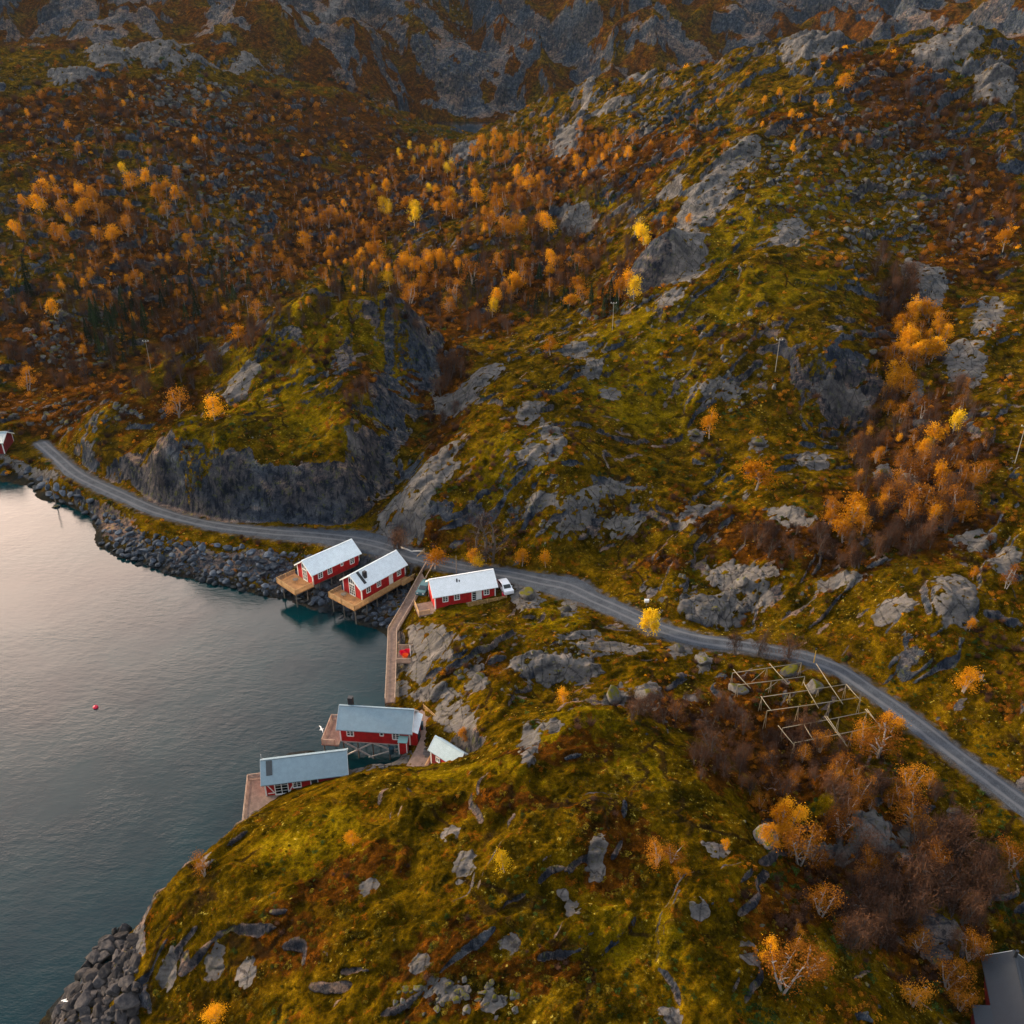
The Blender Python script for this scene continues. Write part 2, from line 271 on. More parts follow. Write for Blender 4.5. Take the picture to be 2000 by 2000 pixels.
ROCKP = [(700,1135,90,26,8,0),(765,1150,40,44,0,0),(690,1462,60,26,0,0), # u, v, ru, rv, angle, bulge
 (785,1000,48,72,20,.1),(835,925,60,34,-35,.1),(925,745,62,24,-32,.6),(885,785,45,20,-22,.3),(870,880,30,20,-40,.1),
 (1375,395,66,40,-48,.8),(1430,320,70,22,-38,.5),(1310,365,34,18,-45,.5),(1105,275,26,36,30,.8),(1125,425,36,34,0,.5),(1340,545,48,16,-30,.3),(1310,580,30,14,-25,.3),(1540,460,40,22,-35,.3),
 (1125,685,30,18,-25,.4),(1160,715,18,30,20,.3),(1035,800,24,34,25,.4),(1075,845,22,45,-25,.4),(1045,885,40,28,15,.3),(1190,770,22,12,0,.3),
 (1150,970,60,18,-28,.5),(1120,1020,50,16,-25,.5),(1220,1030,40,20,-20,.4),(1060,980,35,16,-10,.4),(1220,960,55,10,-12,.4),(1370,990,45,18,-20,.4),(1400,760,50,18,5,.4),
 (1085,1308,90,36,3,1.4),(1185,1268,66,16,2,.8),(1130,1235,45,14,5,.4),(1265,1360,30,26,0,.9),(1205,1362,28,22,-50,.7),(1375,1290,14,28,0,.8),(1330,1270,24,16,0,.6),(1030,1165,30,26,0,1.2),(1110,1190,18,16,0,.9),
 (840,1255,42,40,40,.6),(815,1300,34,26,30,.5),(850,1345,50,24,15,.7),(930,1330,26,18,-40,.5),(890,1400,46,34,25,.8),(780,1345,20,20,0,.5),(1060,1420,44,12,-8,.6),(1035,1455,20,34,35,.5),
 (1390,1190,66,36,10,1.8),(1500,1120,24,14,0,.6),(1440,1135,60,26,-5,1.2),(1480,1165,30,26,-60,.8),(1640,1130,50,18,-5,.6),(1750,1190,44,18,-20,.9),(1900,1060,44,20,0,.8),(1870,1160,44,70,0,.5),(1960,1100,30,30,0,.4),
 (1640,780,56,34,0,.6),(1820,560,30,56,10,.9),(1780,520,22,30,0,.5),(1930,620,40,26,-50,.3),(1880,710,44,48,-35,.2),(1790,770,12,32,10,.3),(1725,930,20,18,0,1.4),(1772,937,20,18,0,1.4),(1480,868,17,16,0,1.3),(1590,900,34,20,-10,.9),(1540,1010,50,20,5,.7),(1360,850,16,14,0,.8),
 (1690,1635,64,48,5,2.2),(1585,1655,40,20,8,1.3),(1770,1650,16,36,0,.9),(1800,1610,14,26,-20,.5),(1865,1590,12,12,0,.8),(1400,1660,44,26,10,.6),(1165,1690,18,60,5,.5),(1365,1775,26,24,0,.6),(1100,1745,10,10,0,.5),(1122,1780,10,18,0,.5),(995,1848,28,14,8,.3),(880,1625,30,26,10,.6),(905,1690,34,60,15,.5),(870,1935,76,26,5,.5),(960,1960,40,34,0,.4),(820,1880,30,12,-20,.3),(1465,1860,14,40,5,.4),(1310,1990,40,20,0,.4),(1840,1830,46,56,-38,-.6),(720,1735,30,12,-20,.2),
 (300,1760,22,30,-40,.3),(262,1850,14,60,8,.3),(400,1680,30,14,-35,.4),(460,1610,28,12,-30,.5),(420,1880,14,60,10,.2),(330,1900,14,50,10,.2),(480,1900,30,60,10,.2),(700,1500,60,10,-10,.5),(740,1480,60,16,-15,.5),(830,1490,16,20,0,1.0),
 (725,612,14,30,-25,0),(670,700,22,34,10,0),(760,588,46,8,14,0),(565,650,26,14,10,0),(470,745,50,22,-50,.3),(420,690,30,10,-25,.2),(690,860,10,40,-20,.2),(745,925,30,50,0,0),(470,945,190,46,6,0),(240,910,40,24,-30,0),(840,735,24,26,0,0),(775,860,18,60,20,0),
 (560,30,150,34,-22,2),(480,70,80,16,-28,2),(1580,92,56,26,0,3),(1850,95,70,30,-20,2),(1940,170,40,40,40,2),(1900,140,60,12,5,2),(300,105,50,24,0,3),(210,100,40,30,0,3),(140,150,40,16,0,2),(60,70,90,60,-20,0),
 (1150,170,80,14,-18,1.5),(1250,155,50,8,-10,1),(905,300,30,24,-50,1),(1190,205,40,10,-20,1),
 (790,60,70,90,60,0),(860,140,24,100,5,0),(1050,150,60,60,-45,0),(1250,60,160,50,25,0),(1400,90,90,50,30,0),(1000,210,30,30,0,0),(760,180,60,30,40,0),(720,110,30,60,10,0),(880,40,60,60,20,0),(1130,90,50,40,-40,0),
 (60,925,60,14,5,.3),(420,1100,260,26,9,.0),(230,1030,60,26,30,0),(640,1170,120,40,12,0),(200,1900,70,110,25,.0),(120,1960,50,60,0,0),(600,1475,60,16,-5,.3),(700,1470,50,30,0,.2),
]
rock = np.zeros_like(HH); slab = np.zeros_like(HH)
for k, (u, v, ru, rv, an, bl) in enumerate(ROCKP):
    if v > 1540 and u < 1480: ru, rv = ru*.6, rv*.6
    w, d, s1 = patch_field(u, v, ru, rv, an, seed=k)
    rock = np.maximum(rock, w)
    if bl > 0: slab = np.maximum(slab, w)
    if bl:
        f_ = np.clip(1-d*d, 0, 1)**.6; HH += bl*np.minimum(s1*.28, 1.6)*f_*.55
HEATH = [(820,700,50,80,20),(700,1690,110,40,-10),(980,1560,120,26,5),(1230,1640,80,40,20),(560,1830,60,50,30),(1060,1890,90,40,-10),(860,1850,90,34,-30),(800,650,40,60,30), # brown, leafless scrub and rust coloured ground
 (1500,1480,170,70,25),(1650,1560,150,40,40),(1800,1700,160,110,60),(1750,1800,120,60,60),(1600,1730,60,70,60),(1330,1400,130,26,10),(1400,1500,60,40,40),
 (1800,900,160,130,70),(1760,1020,160,60,20),(1750,640,50,110,20),(1500,1060,190,34,10),(1300,1100,60,20,20),(1900,450,90,120,30),(1750,200,140,50,20),(1600,240,120,30,10),
 (300,560,320,130,0),(150,740,170,60,-10),(550,330,330,90,10),(150,220,240,60,0),(700,420,220,60,-30),(900,560,120,90,0),(1050,520,120,60,-20),(1250,300,120,60,-20),(1100,330,120,50,-20),(60,800,120,40,0),
 (780,330,120,60,20),(650,240,160,50,15),(1240,500,90,60,-45),(870,760,40,120,10),(740,130,140,60,0),(960,80,80,90,0),(1500,60,120,60,0),(1700,60,160,60,0),
 (1100,1460,110,34,5),(1200,1700,60,50,0),(1520,1800,60,60,20),(450,770,30,20,0),(720,760,60,50,0),(860,1960,60,30,0),(900,1860,70,60,-40),
]
heath = np.zeros_like(HH)
for k, (u, v, ru, rv, an) in enumerate(HEATH):
    w, d, s1 = patch_field(u, v, ru, rv, an, rough=.5, seed=200+k, soft=.5); heath = np.maximum(heath, w)
GREEN = [(600,690,130,60,-20),(560,800,120,60,10),(760,680,50,60,0),(680,606,90,30,5),(560,700,60,50,-40),(760,640,50,40,20),(300,740,60,20,-35),(600,640,60,60,-30),(420,850,60,34,-20),(370,830,40,30,-60),(600,800,110,50,0),(450,720,60,30,-40),(850,1510,180,16,-3),(1120,1400,120,24,0),(1640,1545,60,24,0),(1830,1790,30,50,-50),(1230,1840,120,60,0),(600,1640,110,60,-20),(1250,1500,60,30,20),(1140,380,90,20,0),(900,580,40,20,0),(1250,640,140,50,-10),(1500,560,160,40,0),(1600,720,30,30,0),(1250,780,120,60,0),(1000,880,90,80,-20),(870,1190,60,14,0),(1400,1120,60,8,0),(1500,400,160,60,-10),(1080,1210,50,20,0)]
green = np.zeros_like(HH)
for k, (u, v, ru, rv, an) in enumerate(GREEN):
    w, d, s1 = patch_field(u, v, ru, rv, an, rough=.5, seed=300+k, soft=.5); green = np.maximum(green, w)
heath = np.maximum(heath*(1-green*.8), sstep(640, 740, RD)*.5); green = green*(1-sstep(600, 700, RD))
wR2 = 1-sstep(.3, 2.5, D); HH = HH*(1-wR2)+np.where(D < 6, Zr-.16, HH)*wR2
def slope_of(G):
    gr = np.gradient(G, axis=0)/dR; ga = np.gradient(G, axis=1)/(R[:, None]*dA)
    sa, ca = np.sin(AN)[None], np.cos(AN)[None]
    return gr*sa+ga*ca, gr*ca-ga*sa
gx, gy = slope_of(LO); slope_lo = np.hypot(gx, gy); gx, gy = slope_of(HH); slope = np.hypot(gx, gy)
nzr = fbm(X/4.5, Y/4.5, 3, 140)*.22+fbm(X/26, Y/26, 2, 143)*.12
steep = sstep(.98, 1.28, .75*slope_lo+.25*slope+nzr*1.2-.22*((Y < 92) & (X < 30) & (H > 6)))
sc3 = fbm(rx/5.5, ry/2.6, 4, 150)+.35*fbm(X/60, Y/60, 2, 155)
onhead = (Y < 92) & (X < 30) & (H > 6); bits = sstep(.70, .78, sc3)*.9*(RD < 650)*(~onhead)
rock = np.clip(np.maximum.reduce([rock*sstep(-.62, -.38, fbm(X/1.9, Y/1.4, 3, 160)), steep*(1-.55*green), bits*(H > 2)]), 0, 1)
rockfar = sstep(700, 800, RD)*sstep(.0, .16, fbm((X+.5*Y)/60, Y/85, 4, 170, .6)+.45*(slope_lo-.75)+.15*fbm(X/14, Y/14, 2, 173))*.95; rock = rock*(1-.9*sstep(700, 800, RD)); rock = np.maximum(rock, rockfar)
# rough, cracked relief on the rock faces: blocks and columns pushed out along the slope
NX, NY, NZ = -gx/np.sqrt(1+slope**2), -gy/np.sqrt(1+slope**2), 1/np.sqrt(1+slope**2)
sx = X*.85+Y*.5
cr = fbm(sx/3.1, HH/4.2+Y/30, 4, 180)*.7; cr += -np.abs(fbm(sx/5.5+.2*HH/5, HH/14, 2, 186))*1.6+.5
rockd = rock*(1-.75*slab*(RD < 500))
scale_far = 1+1.6*sstep(500, 900, RD)
dsp = rockd*np.clip(sstep(.35, 1.2, slope), 0, 1)*cr*.55*scale_far*(D > 2.5)
dsp += rockd*(1-sstep(.35, 1.2, slope))*(-np.abs(perlin(rx/2.2, ry/.8, 190))*.28+.1)*(D > 2.5)
dsp += (1-rock)*sstep(1.2, 4, D)*(1-far)*(fbm(X/.62, Y/.62, 2, 195)*.085+np.abs(perlin(X/1.5, Y/1.1, 197))*.16)
VX, VY, VZ = X+NX*dsp, Y+NY*dsp, HH+NZ*dsp
HH = VZ.copy()
def grid_mesh(name, VX, VY, VZ, attrs, mat, i0=0, i1=None):
    nr, na = VX.shape
    me = bpy.data.meshes.new(name); co = np.stack([VX, VY, VZ], -1).reshape(-1, 3).astype(np.float32)
    idx = np.arange(nr*na, dtype=np.int32).reshape(nr, na)
    q = np.stack([idx[:-1, :-1], idx[:-1, 1:], idx[1:, 1:], idx[1:, :-1]], -1).reshape(-1, 4)
    me.vertices.add(len(co)); me.vertices.foreach_set('co', co.ravel())
    me.loops.add(q.size); me.loops.foreach_set('vertex_index', q.ravel())
    me.polygons.add(len(q)); me.polygons.foreach_set('loop_start', np.arange(0, q.size, 4, dtype=np.int32))
    me.polygons.foreach_set('use_smooth', np.ones(len(q), bool))
    me.update(calc_edges=True)
    for k, a in attrs.items():
        at = me.color_attributes.new(k, 'FLOAT_COLOR', 'POINT'); at.data.foreach_set('color', a.reshape(-1, 4).astype(np.float32).ravel())
    o = bpy.data.objects.new(name, me); COL.objects.link(o); me.materials.append(mat); return o
# ---------------------------------------------------------------- materials
def mat(name, col=(.5, .5, .5), rough=.7, metal=0, spec=.5, **kw):
    m = bpy.data.materials.new(name); m.use_nodes = True; b = m.node_tree.nodes['Principled BSDF']
    b.inputs['Base Color'].default_value = (*col, 1); b.inputs['Roughness'].default_value = rough
    b.inputs['Metallic'].default_value = metal; b.inputs['Specular IOR Level'].default_value = spec
    return m
class NT:
    def __init__(s, m): s.t = m.node_tree; s.b = s.t.nodes['Principled BSDF']; s.tc = nd(s.t, 'ShaderNodeTexCoord')
    def l(s, a, b): s.t.links.new(a, b)
    def noise(s, scale, detail=4, rough=.6, vec=None, dist=0, stretch=None):
        n = nd(s.t, 'ShaderNodeTexNoise'); n.inputs['Scale'].default_value = scale; n.inputs['Detail'].default_value = detail; n.inputs['Roughness'].default_value = rough; n.inputs['Distortion'].default_value = dist
        v = vec or s.tc.outputs['Object']
        if stretch:
            mp = nd(s.t, 'ShaderNodeMapping'); mp.inputs['Scale'].default_value = stretch[0]; mp.inputs['Rotation'].default_value = stretch[1]; s.l(v, mp.inputs[0]); v = mp.outputs[0]
        s.l(v, n.inputs['Vector']); return n.outputs[0]
    def voro(s, scale, feat='F1', stretch=None, rand=1):
        n = nd(s.t, 'ShaderNodeTexVoronoi', feature=feat); n.inputs['Scale'].default_value = scale; v = s.tc.outputs['Object']
        n.inputs['Randomness'].default_value = rand
        if stretch:
            mp = nd(s.t, 'ShaderNodeMapping'); mp.inputs['Scale'].default_value = stretch[0]; mp.inputs['Rotation'].default_value = stretch[1]; s.l(v, mp.inputs[0]); v = mp.outputs[0]
        s.l(v, n.inputs['Vector']); return n
    def ramp(s, fac, stops, const=False):
        n = nd(s.t, 'ShaderNodeValToRGB'); cr = n.color_ramp
        if const: cr.interpolation = 'CONSTANT'
        while len(cr.elements) < len(stops): cr.elements.new(.5)
        for e, (p, c) in zip(cr.elements, stops):
            e.position = p; e.color = (*c, 1) if isinstance(c, tuple) else (c, c, c, 1)
        s.l(fac, n.inputs[0]); return n.outputs[0]
    def mix(s, f, a, b, blend='MIX'):
        n = nd(s.t, 'ShaderNodeMix', data_type='RGBA', blend_type=blend)
        for k, x in ((0, f), (6, a), (7, b)):
            if hasattr(x, 'is_output'): s.l(x, n.inputs[k])
            else: n.inputs[k].default_value = x if k == 0 else ((*x, 1) if isinstance(x, tuple) else (x, x, x, 1))
        return n.outputs[2]
    def math(s, op, a, b=0., c=0.):
        n = nd(s.t, 'ShaderNodeMath', operation=op)
        for k, x in enumerate((a, b, c)):
            if hasattr(x, 'is_output'): s.l(x, n.inputs[k])
            else: n.inputs[k].default_value = x
        return n.outputs[0]
    def mr(s, v, a, b, c=0., d=1.):
        n = nd(s.t, 'ShaderNodeMapRange'); n.interpolation_type = 'SMOOTHSTEP'; s.l(v, n.inputs[0])
        for k, x in enumerate((a, b, c, d)): n.inputs[k+1].default_value = x
        return n.outputs[0]
    def bump(s, h, dist=.1, strength=1, nrm=None):
        n = nd(s.t, 'ShaderNodeBump'); n.inputs['Distance'].default_value = dist; n.inputs['Strength'].default_value = strength; s.l(h, n.inputs['Height'])
        if nrm: s.l(nrm, n.inputs['Normal'])
        return n.outputs[0]
ter = mat("hillside", rough=1., spec=0.); T = NT(ter)
at = nd(ter.node_tree, 'ShaderNodeAttribute', attribute_name='mask'); sp = nd(ter.node_tree, 'ShaderNodeSeparateColor'); T.l(at.outputs['Color'], sp.inputs[0])
mR, mH, mG, mW = sp.outputs[0], sp.outputs[1], sp.outputs[2], at.outputs['Alpha']
# mosses and turf
n1 = T.noise(.045, 5, .62); n2 = T.noise(.32, 6, .68); n3 = T.noise(1.9, 5, .7); n4 = T.noise(7, 3, .7)
turf = T.ramp(n2, [(.28, (.008, .008, .0015)), (.40, (.026, .022, .002)), (.5, (.066, .048, .003)), (.60, (.125, .086, .005)), (.72, (.23, .165, .010))])
rust = T.ramp(n2, [(.28, (.012, .007, .003)), (.42, (.034, .016, .005)), (.55, (.075, .032, .007)), (.70, (.17, .070, .010))])
moss = T.ramp(n2, [(.28, (.018, .017, .002)), (.42, (.060, .050, .003)), (.58, (.15, .118, .005)), (.75, (.30, .24, .014))])
hm = T.math('ADD', mH, T.math('MULTIPLY', T.math('SUBTRACT', n1, .46), 2.3)); hm = T.mr(hm, .28, .72)
veg = T.mix(hm, turf, rust)
gm = T.mr(T.math('ADD', T.math('MULTIPLY', mG, .8), T.math('SUBTRACT', T.noise(.11, 5, .65), .5)), .25, .55)
veg = T.mix(gm, veg, moss)
# rust tufts and pale lichen sprinkled over it
spk = T.mr(T.noise(.55, 5, .75), .57, .64); veg = T.mix(T.math('MULTIPLY', spk, .75), veg, (.17, .062, .010))
lic = T.math('MULTIPLY', T.mr(n3, .60, .68), T.mr(T.noise(.13, 4, .6), .50, .60)); veg = T.mix(T.math('MULTIPLY', lic, .8), veg, (.40, .38, .16))
drk = T.mr(T.noise(.22, 6, .72, dist=.6), .33, .42, 1, 0); veg = T.mix(T.math('MULTIPLY', drk, .8), veg, (.008, .012, .004))
ck = T.voro(.085, 'DISTANCE_TO_EDGE', rand=1); nzv = nd(ter.node_tree, 'ShaderNodeVectorMath', operation='ADD'); nn_ = nd(ter.node_tree, 'ShaderNodeTexNoise'); nn_.inputs['Scale'].default_value = .16; nn_.inputs['Detail'].default_value = 4
nv_ = nd(ter.node_tree, 'ShaderNodeVectorMath', operation='SCALE'); nv_.inputs['Scale'].default_value = 7; T.l(T.tc.outputs['Object'], nn_.inputs['Vector']); T.l(nn_.outputs['Color'], nv_.inputs[0]); T.l(T.tc.outputs['Object'], nzv.inputs[0]); T.l(nv_.outputs[0], nzv.inputs[1]); T.l(nzv.outputs[0], ck.inputs['Vector'])
crack = T.math('MULTIPLY', T.mr(ck.outputs['Distance'], .012, .035, 1, 0), T.mr(T.noise(.12, 3), .48, .58)); veg = T.mix(T.math('MULTIPLY', crack, .85), veg, (.022, .015, .012))
fine = T.ramp(T.mix(.5, n3, n4), [(.32, .28), (.5, 1.0), (.68, 2.1)]); veg = T.mix(1., veg, fine, 'MULTIPLY')
# rock
st = ((.5, .5, 2.2), (.25, .15, .5))
r1 = T.noise(.35, 7, .68); r2 = T.noise(1.1, 6, .7, stretch=((.35, 1.2, .35), (.1, .1, .55))); r3 = T.noise(.05, 3, .5)
rc = T.ramp(r1, [(.28, (.020, .024, .032)), (.45, (.055, .058, .068)), (.58, (.10, .098, .10)), (.74, (.20, .18, .165))])
rc = T.mix(T.mr(r3, .42, .6), rc, T.mix(1., rc, (1.25, .96, .78), 'MULTIPLY'))
rc = T.mix(T.mr(r2, .52, .36, 0, .85), rc, (.018, .021, .028))
rc = T.mix(T.math('MULTIPLY', T.mr(T.noise(.8, 5, .75), .56, .62), .55), rc, (.12, .115, .018))
rc = T.mix(1., rc, T.ramp(n4, [(.3, .6), (.7, 1.35)]), 'MULTIPLY')
crk = T.noise(1.0, 6, .72, dist=.5, stretch=((1.1, .8, .22), (.12, .2, .4)))
rc = T.mix(T.mr(crk, .50, .40, 0, .8), rc, (.012, .015, .021))
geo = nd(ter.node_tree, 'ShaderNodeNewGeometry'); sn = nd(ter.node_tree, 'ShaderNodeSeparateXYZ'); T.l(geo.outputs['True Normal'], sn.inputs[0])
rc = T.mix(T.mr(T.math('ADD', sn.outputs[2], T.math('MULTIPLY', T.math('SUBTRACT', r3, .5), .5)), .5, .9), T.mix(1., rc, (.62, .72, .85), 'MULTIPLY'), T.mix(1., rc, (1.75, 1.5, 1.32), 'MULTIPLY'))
at2 = nd(ter.node_tree, 'ShaderNodeAttribute', attribute_name='bare'); s4 = nd(ter.node_tree, 'ShaderNodeSeparateColor'); T.l(at2.outputs['Color'], s4.inputs[0])
st_ = T.noise(.9, 6, .7, stretch=((.5, 1.9, .6), (0, .1, .75)))
pale = T.mix(1., T.ramp(T.noise(.25, 4, .6), [(.3, (.08, .076, .078)), (.5, (.14, .128, .12)), (.7, (.22, .19, .17))]), T.ramp(T.mix(.5, st_, r1), [(.34, .35), (.5, .95), (.68, 1.4)]), 'MULTIPLY')
vr = T.voro(.42, 'DISTANCE_TO_EDGE', stretch=((1.1, .5, .6), (.1, .2, .75))); pale = T.mix(T.math('MULTIPLY', T.mr(T.math('ADD', vr.outputs['Distance'], T.math('MULTIPLY', T.math('SUBTRACT', T.noise(2.2, 5, .7), .5), .22)), .0, .05, 1, 0), .75), pale, (.022, .021, .022)); pale = T.mix(T.math('MULTIPLY', T.mr(T.noise(1.4, 5, .75), .57, .62), .7), pale, (.07, .058, .008))
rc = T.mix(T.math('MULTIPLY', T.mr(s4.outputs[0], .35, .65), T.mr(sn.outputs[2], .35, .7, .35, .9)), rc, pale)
rm = T.math('ADD', T.math('MULTIPLY', mR, 1.25), T.math('MULTIPLY', T.math('SUBTRACT', T.noise(.9, 6, .75), .55), 1.5)); rm = T.mr(T.math('ADD', rm, T.math('MULTIPLY', T.math('SUBTRACT', T.noise(4.5, 4, .75), .5), .5)), .46, .56)
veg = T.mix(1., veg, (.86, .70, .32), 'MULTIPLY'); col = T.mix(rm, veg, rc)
# wet, weed-blackened rock at the tide line
spz = nd(ter.node_tree, 'ShaderNodeSeparateXYZ'); T.l(T.tc.outputs['Object'], spz.inputs[0])
wet = T.mr(T.math('ADD', spz.outputs[2], T.math('MULTIPLY', T.math('SUBTRACT', n2, .5), 2.0)), .5, 1.6, 1, 0)
col = T.mix(T.math('MULTIPLY', wet, .85), col, (.014, .016, .016))
# gravel verge
col = T.mix(T.math('MULTIPLY', mW, .9), col, T.ramp(n4, [(.3, (.035, .037, .042)), (.7, (.12, .12, .13))]))
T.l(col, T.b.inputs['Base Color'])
b1 = T.bump(T.mix(rm, T.math('MULTIPLY', n3, 1.0), r2), .5, .9); b2 = T.bump(n4, .12, .9, b1)
b3 = T.bump(T.math('MULTIPLY', crk, rm), .5, .8, b2); T.l(b3, T.b.inputs['Normal'])
verge = (1-sstep(-.2, 1.1, D+fbm(X/1.3, Y/1.3, 2, 210)*.8))
mask = np.stack([rock, heath, green, verge], -1)
terr = grid_mesh("hillside", VX, VY, VZ, {'mask': mask, 'bare': np.stack([slab, slab*0, slab*0, slab*0+1], -1)}, ter); tag(terr, kind='structure')
# ---------------------------------------------------------------- water
wat = mat("sea_water", (.006, .050, .058), .035, 0, .5); Wt = NT(wat); Wt.b.inputs['IOR'].default_value = 1.33
w1 = Wt.noise(.9, 6, .62, stretch=((.55, 1.2, 1), (0, 0, .5))); w2 = Wt.noise(3.4, 4, .6, stretch=((.6, 1.3, 1), (0, 0, .35))); w3 = Wt.noise(.06, 4, .6)
hgt = Wt.math('ADD', Wt.math('MULTIPLY', w1, 1.0), Wt.math('MULTIPLY', w2, .35))
amp = Wt.mr(w3, .35, .65, .35, 1.0)
Wt.l(Wt.bump(Wt.math('MULTIPLY', hgt, amp), .055, 1.0), Wt.b.inputs['Normal'])
Wt.l(Wt.ramp(Wt.noise(.05, 4, .6), [(.35, (.0005, .012, .017)), (.65, (.0008, .022, .027))]), Wt.b.inputs['Base Color'])
def sheet(name, pts, z, m):
    me = bpy.data.meshes.new(name); me.from_pydata([(x, y, z) for x, y in pts], [], [tuple(range(len(pts)))]); me.materials.append(m)
    o = bpy.data.objects.new(name, me); COL.objects.link(o); return tag(o, kind='structure')
sheet("sea_water", [(-900, -200), (60, -200), (60, 40), (20, 90), (20, 170), (-60, 230), (-900, 260)], 0, wat)
lk = mat("lake_water", (.006, .020, .030), .08); sheet("lake_water", [(-140, 640), (90, 640), (110, 830), (-120, 880)], 27, lk)
# ---------------------------------------------------------------- road
rd = mat("gravel_road", rough=1., spec=.05); G_ = NT(rd)
uvn = nd(rd.node_tree, 'ShaderNodeUVMap'); sx_ = nd(rd.node_tree, 'ShaderNodeSeparateXYZ'); G_.l(uvn.outputs[0], sx_.inputs[0])
c0_ = G_.ramp(G_.noise(.5, 6, .7), [(.3, (.034, .040, .050)), (.7, (.078, .086, .10))])
c0_ = G_.mix(1., c0_, G_.ramp(G_.noise(9, 3, .7), [(.3, .6), (.7, 1.4)]), 'MULTIPLY')
# two compacted, paler wheel tracks and a darker crown between them
tr = G_.math('ABSOLUTE', G_.math('SUBTRACT', G_.math('ABSOLUTE', sx_.outputs[0]), .85)); trk = G_.mr(G_.math('ADD', tr, G_.math('MULTIPLY', G_.noise(.6, 3), .3)), .25, .55, 1, 0)
c0_ = G_.mix(G_.math('MULTIPLY', trk, .55), c0_, (.125, .13, .145))
edg = G_.mr(G_.math('ADD', G_.math('ABSOLUTE', sx_.outputs[0]), G_.math('MULTIPLY', G_.noise(1.2, 4, .7), .9)), 2.0, 2.5)
G_.l(c0_, G_.b.inputs['Base Color']); G_.l(G_.bump(G_.noise(6, 4, .7), .06), G_.b.inputs['Normal'])
def strip(name, C, m, nx=6, lift=.0, sides=.12):
    C = np.asarray(C); t = np.gradient(C[:, :2], axis=0); t /= np.linalg.norm(t, axis=1)[:, None]; nrm_ = np.c_[t[:, 1], -t[:, 0]]
    vs, uv, fs = [], [], []; L = np.r_[0, np.cumsum(np.hypot(*np.diff(C[:, :2], axis=0).T))]
    for i in range(len(C)):
        for k in range(nx+1):
            s = (k/nx*2-1)*(C[i, 3]+.25*math.sin(L[i]*.9)*.4+.2*math.sin(L[i]*.37)); p = C[i, :2]+nrm_[i]*s
            vs.append((p[0], p[1], C[i, 2]+lift+.06*(1-(k/nx*2-1)**2)-(.0 if 0 < k < nx else sides))); uv.append((s, L[i]))
    for i in range(len(C)-1):
        for k in range(nx):
            a = i*(nx+1)+k; fs.append((a, a+1, a+nx+2, a+nx+1))
    me = bpy.data.meshes.new(name); me.from_pydata(vs, [], fs); ul = me.uv_layers.new(name='UVMap')
    for lp in me.loops: ul.data[lp.index].uv = uv[lp.vertex_index]
    me.materials.append(m); me.polygons.foreach_set('use_smooth', [True]*len(fs)); o = bpy.data.objects.new(name, me); COL.objects.link(o); return o
tag(strip("gravel_road", ROAD, rd), kind='structure')
# ================================================================ mesh builder
class MB:
    def __init__(s): s.v = []; s.f = []; s.m = []
    def add(s, vs, fs, mi=0):
        n = len(s.v); s.v += [tuple(map(float, p)) for p in vs]; s.f += [tuple(i+n for i in f) for f in fs]; s.m += [mi]*len(fs); return s
    def box(s, x0, y0, z0, x1, y1, z1, mi=0):
        v = [(x0,y0,z0),(x1,y0,z0),(x1,y1,z0),(x0,y1,z0),(x0,y0,z1),(x1,y0,z1),(x1,y1,z1),(x0,y1,z1)]
        return s.add(v, [(0,3,2,1),(4,5,6,7),(0,1,5,4),(1,2,6,5),(2,3,7,6),(3,0,4,7)], mi)
    def bar(s, a, b, w, h=None, mi=0, upv=(0, 0, 1)):
        a = Vector(a); b = Vector(b); h = h or w; d = (b-a).normalized(); u = Vector(upv)
        if abs(d.dot(u)) > .98: u = Vector((1, 0, 0))
        x = d.cross(u).normalized()*w/2; y = x.cross(d).normalized()*h/2; v = []
        for p in (a, b): v += [p-x-y, p+x-y, p+x+y, p-x+y]
        return s.add(v, [(0,1,2,3),(7,6,5,4),(0,4,5,1),(1,5,6,2),(2,6,7,3),(3,7,4,0)], mi)
    def tube(s, pts, rad, n=7, mi=0, cap=True):
        pts = [Vector(p) for p in pts]; rad = rad if hasattr(rad, '__len__') else [rad]*len(pts); vs = []; fs = []
        for i, p in enumerate(pts):
            d = (pts[min(i+1, len(pts)-1)]-pts[max(i-1, 0)]).normalized(); u = Vector((0, 0, 1)) if abs(d.z) < .95 else Vector((1, 0, 0))
            x = d.cross(u).normalized(); y = x.cross(d).normalized()
            for k in range(n): a = 2*math.pi*k/n; vs.append(p+(x*math.cos(a)+y*math.sin(a))*rad[i])
        for i in range(len(pts)-1):
            for k in range(n): fs.append((i*n+k, i*n+(k+1) % n, (i+1)*n+(k+1) % n, (i+1)*n+k))
        if cap: fs.append(tuple(range(n))[::-1]); fs.append(tuple((len(pts)-1)*n+k for k in range(n)))
        return s.add(vs, fs, mi)
    def prism(s, poly, z0, z1, mi=0):
        n = len(poly); v = [(x, y, z0) for x, y in poly]+[(x, y, z1) for x, y in poly]
        return s.add(v, [tuple(range(n))[::-1], tuple(range(n, 2*n))]+[(i, (i+1) % n, n+(i+1) % n, n+i) for i in range(n)], mi)
    def build(s, name, mats, parent=None, smooth=False):
        me = bpy.data.meshes.new(name); me.from_pydata(s.v, [], s.f)
        for m in (mats if isinstance(mats, (list, tuple)) else [mats]): me.materials.append(m)
        me.polygons.foreach_set('material_index', s.m)
        if smooth: me.polygons.foreach_set('use_smooth', [True]*len(s.f))
        me.validate(); o = bpy.data.objects.new(name, me); COL.objects.link(o)
        if parent is not None: o.parent = parent
        return o
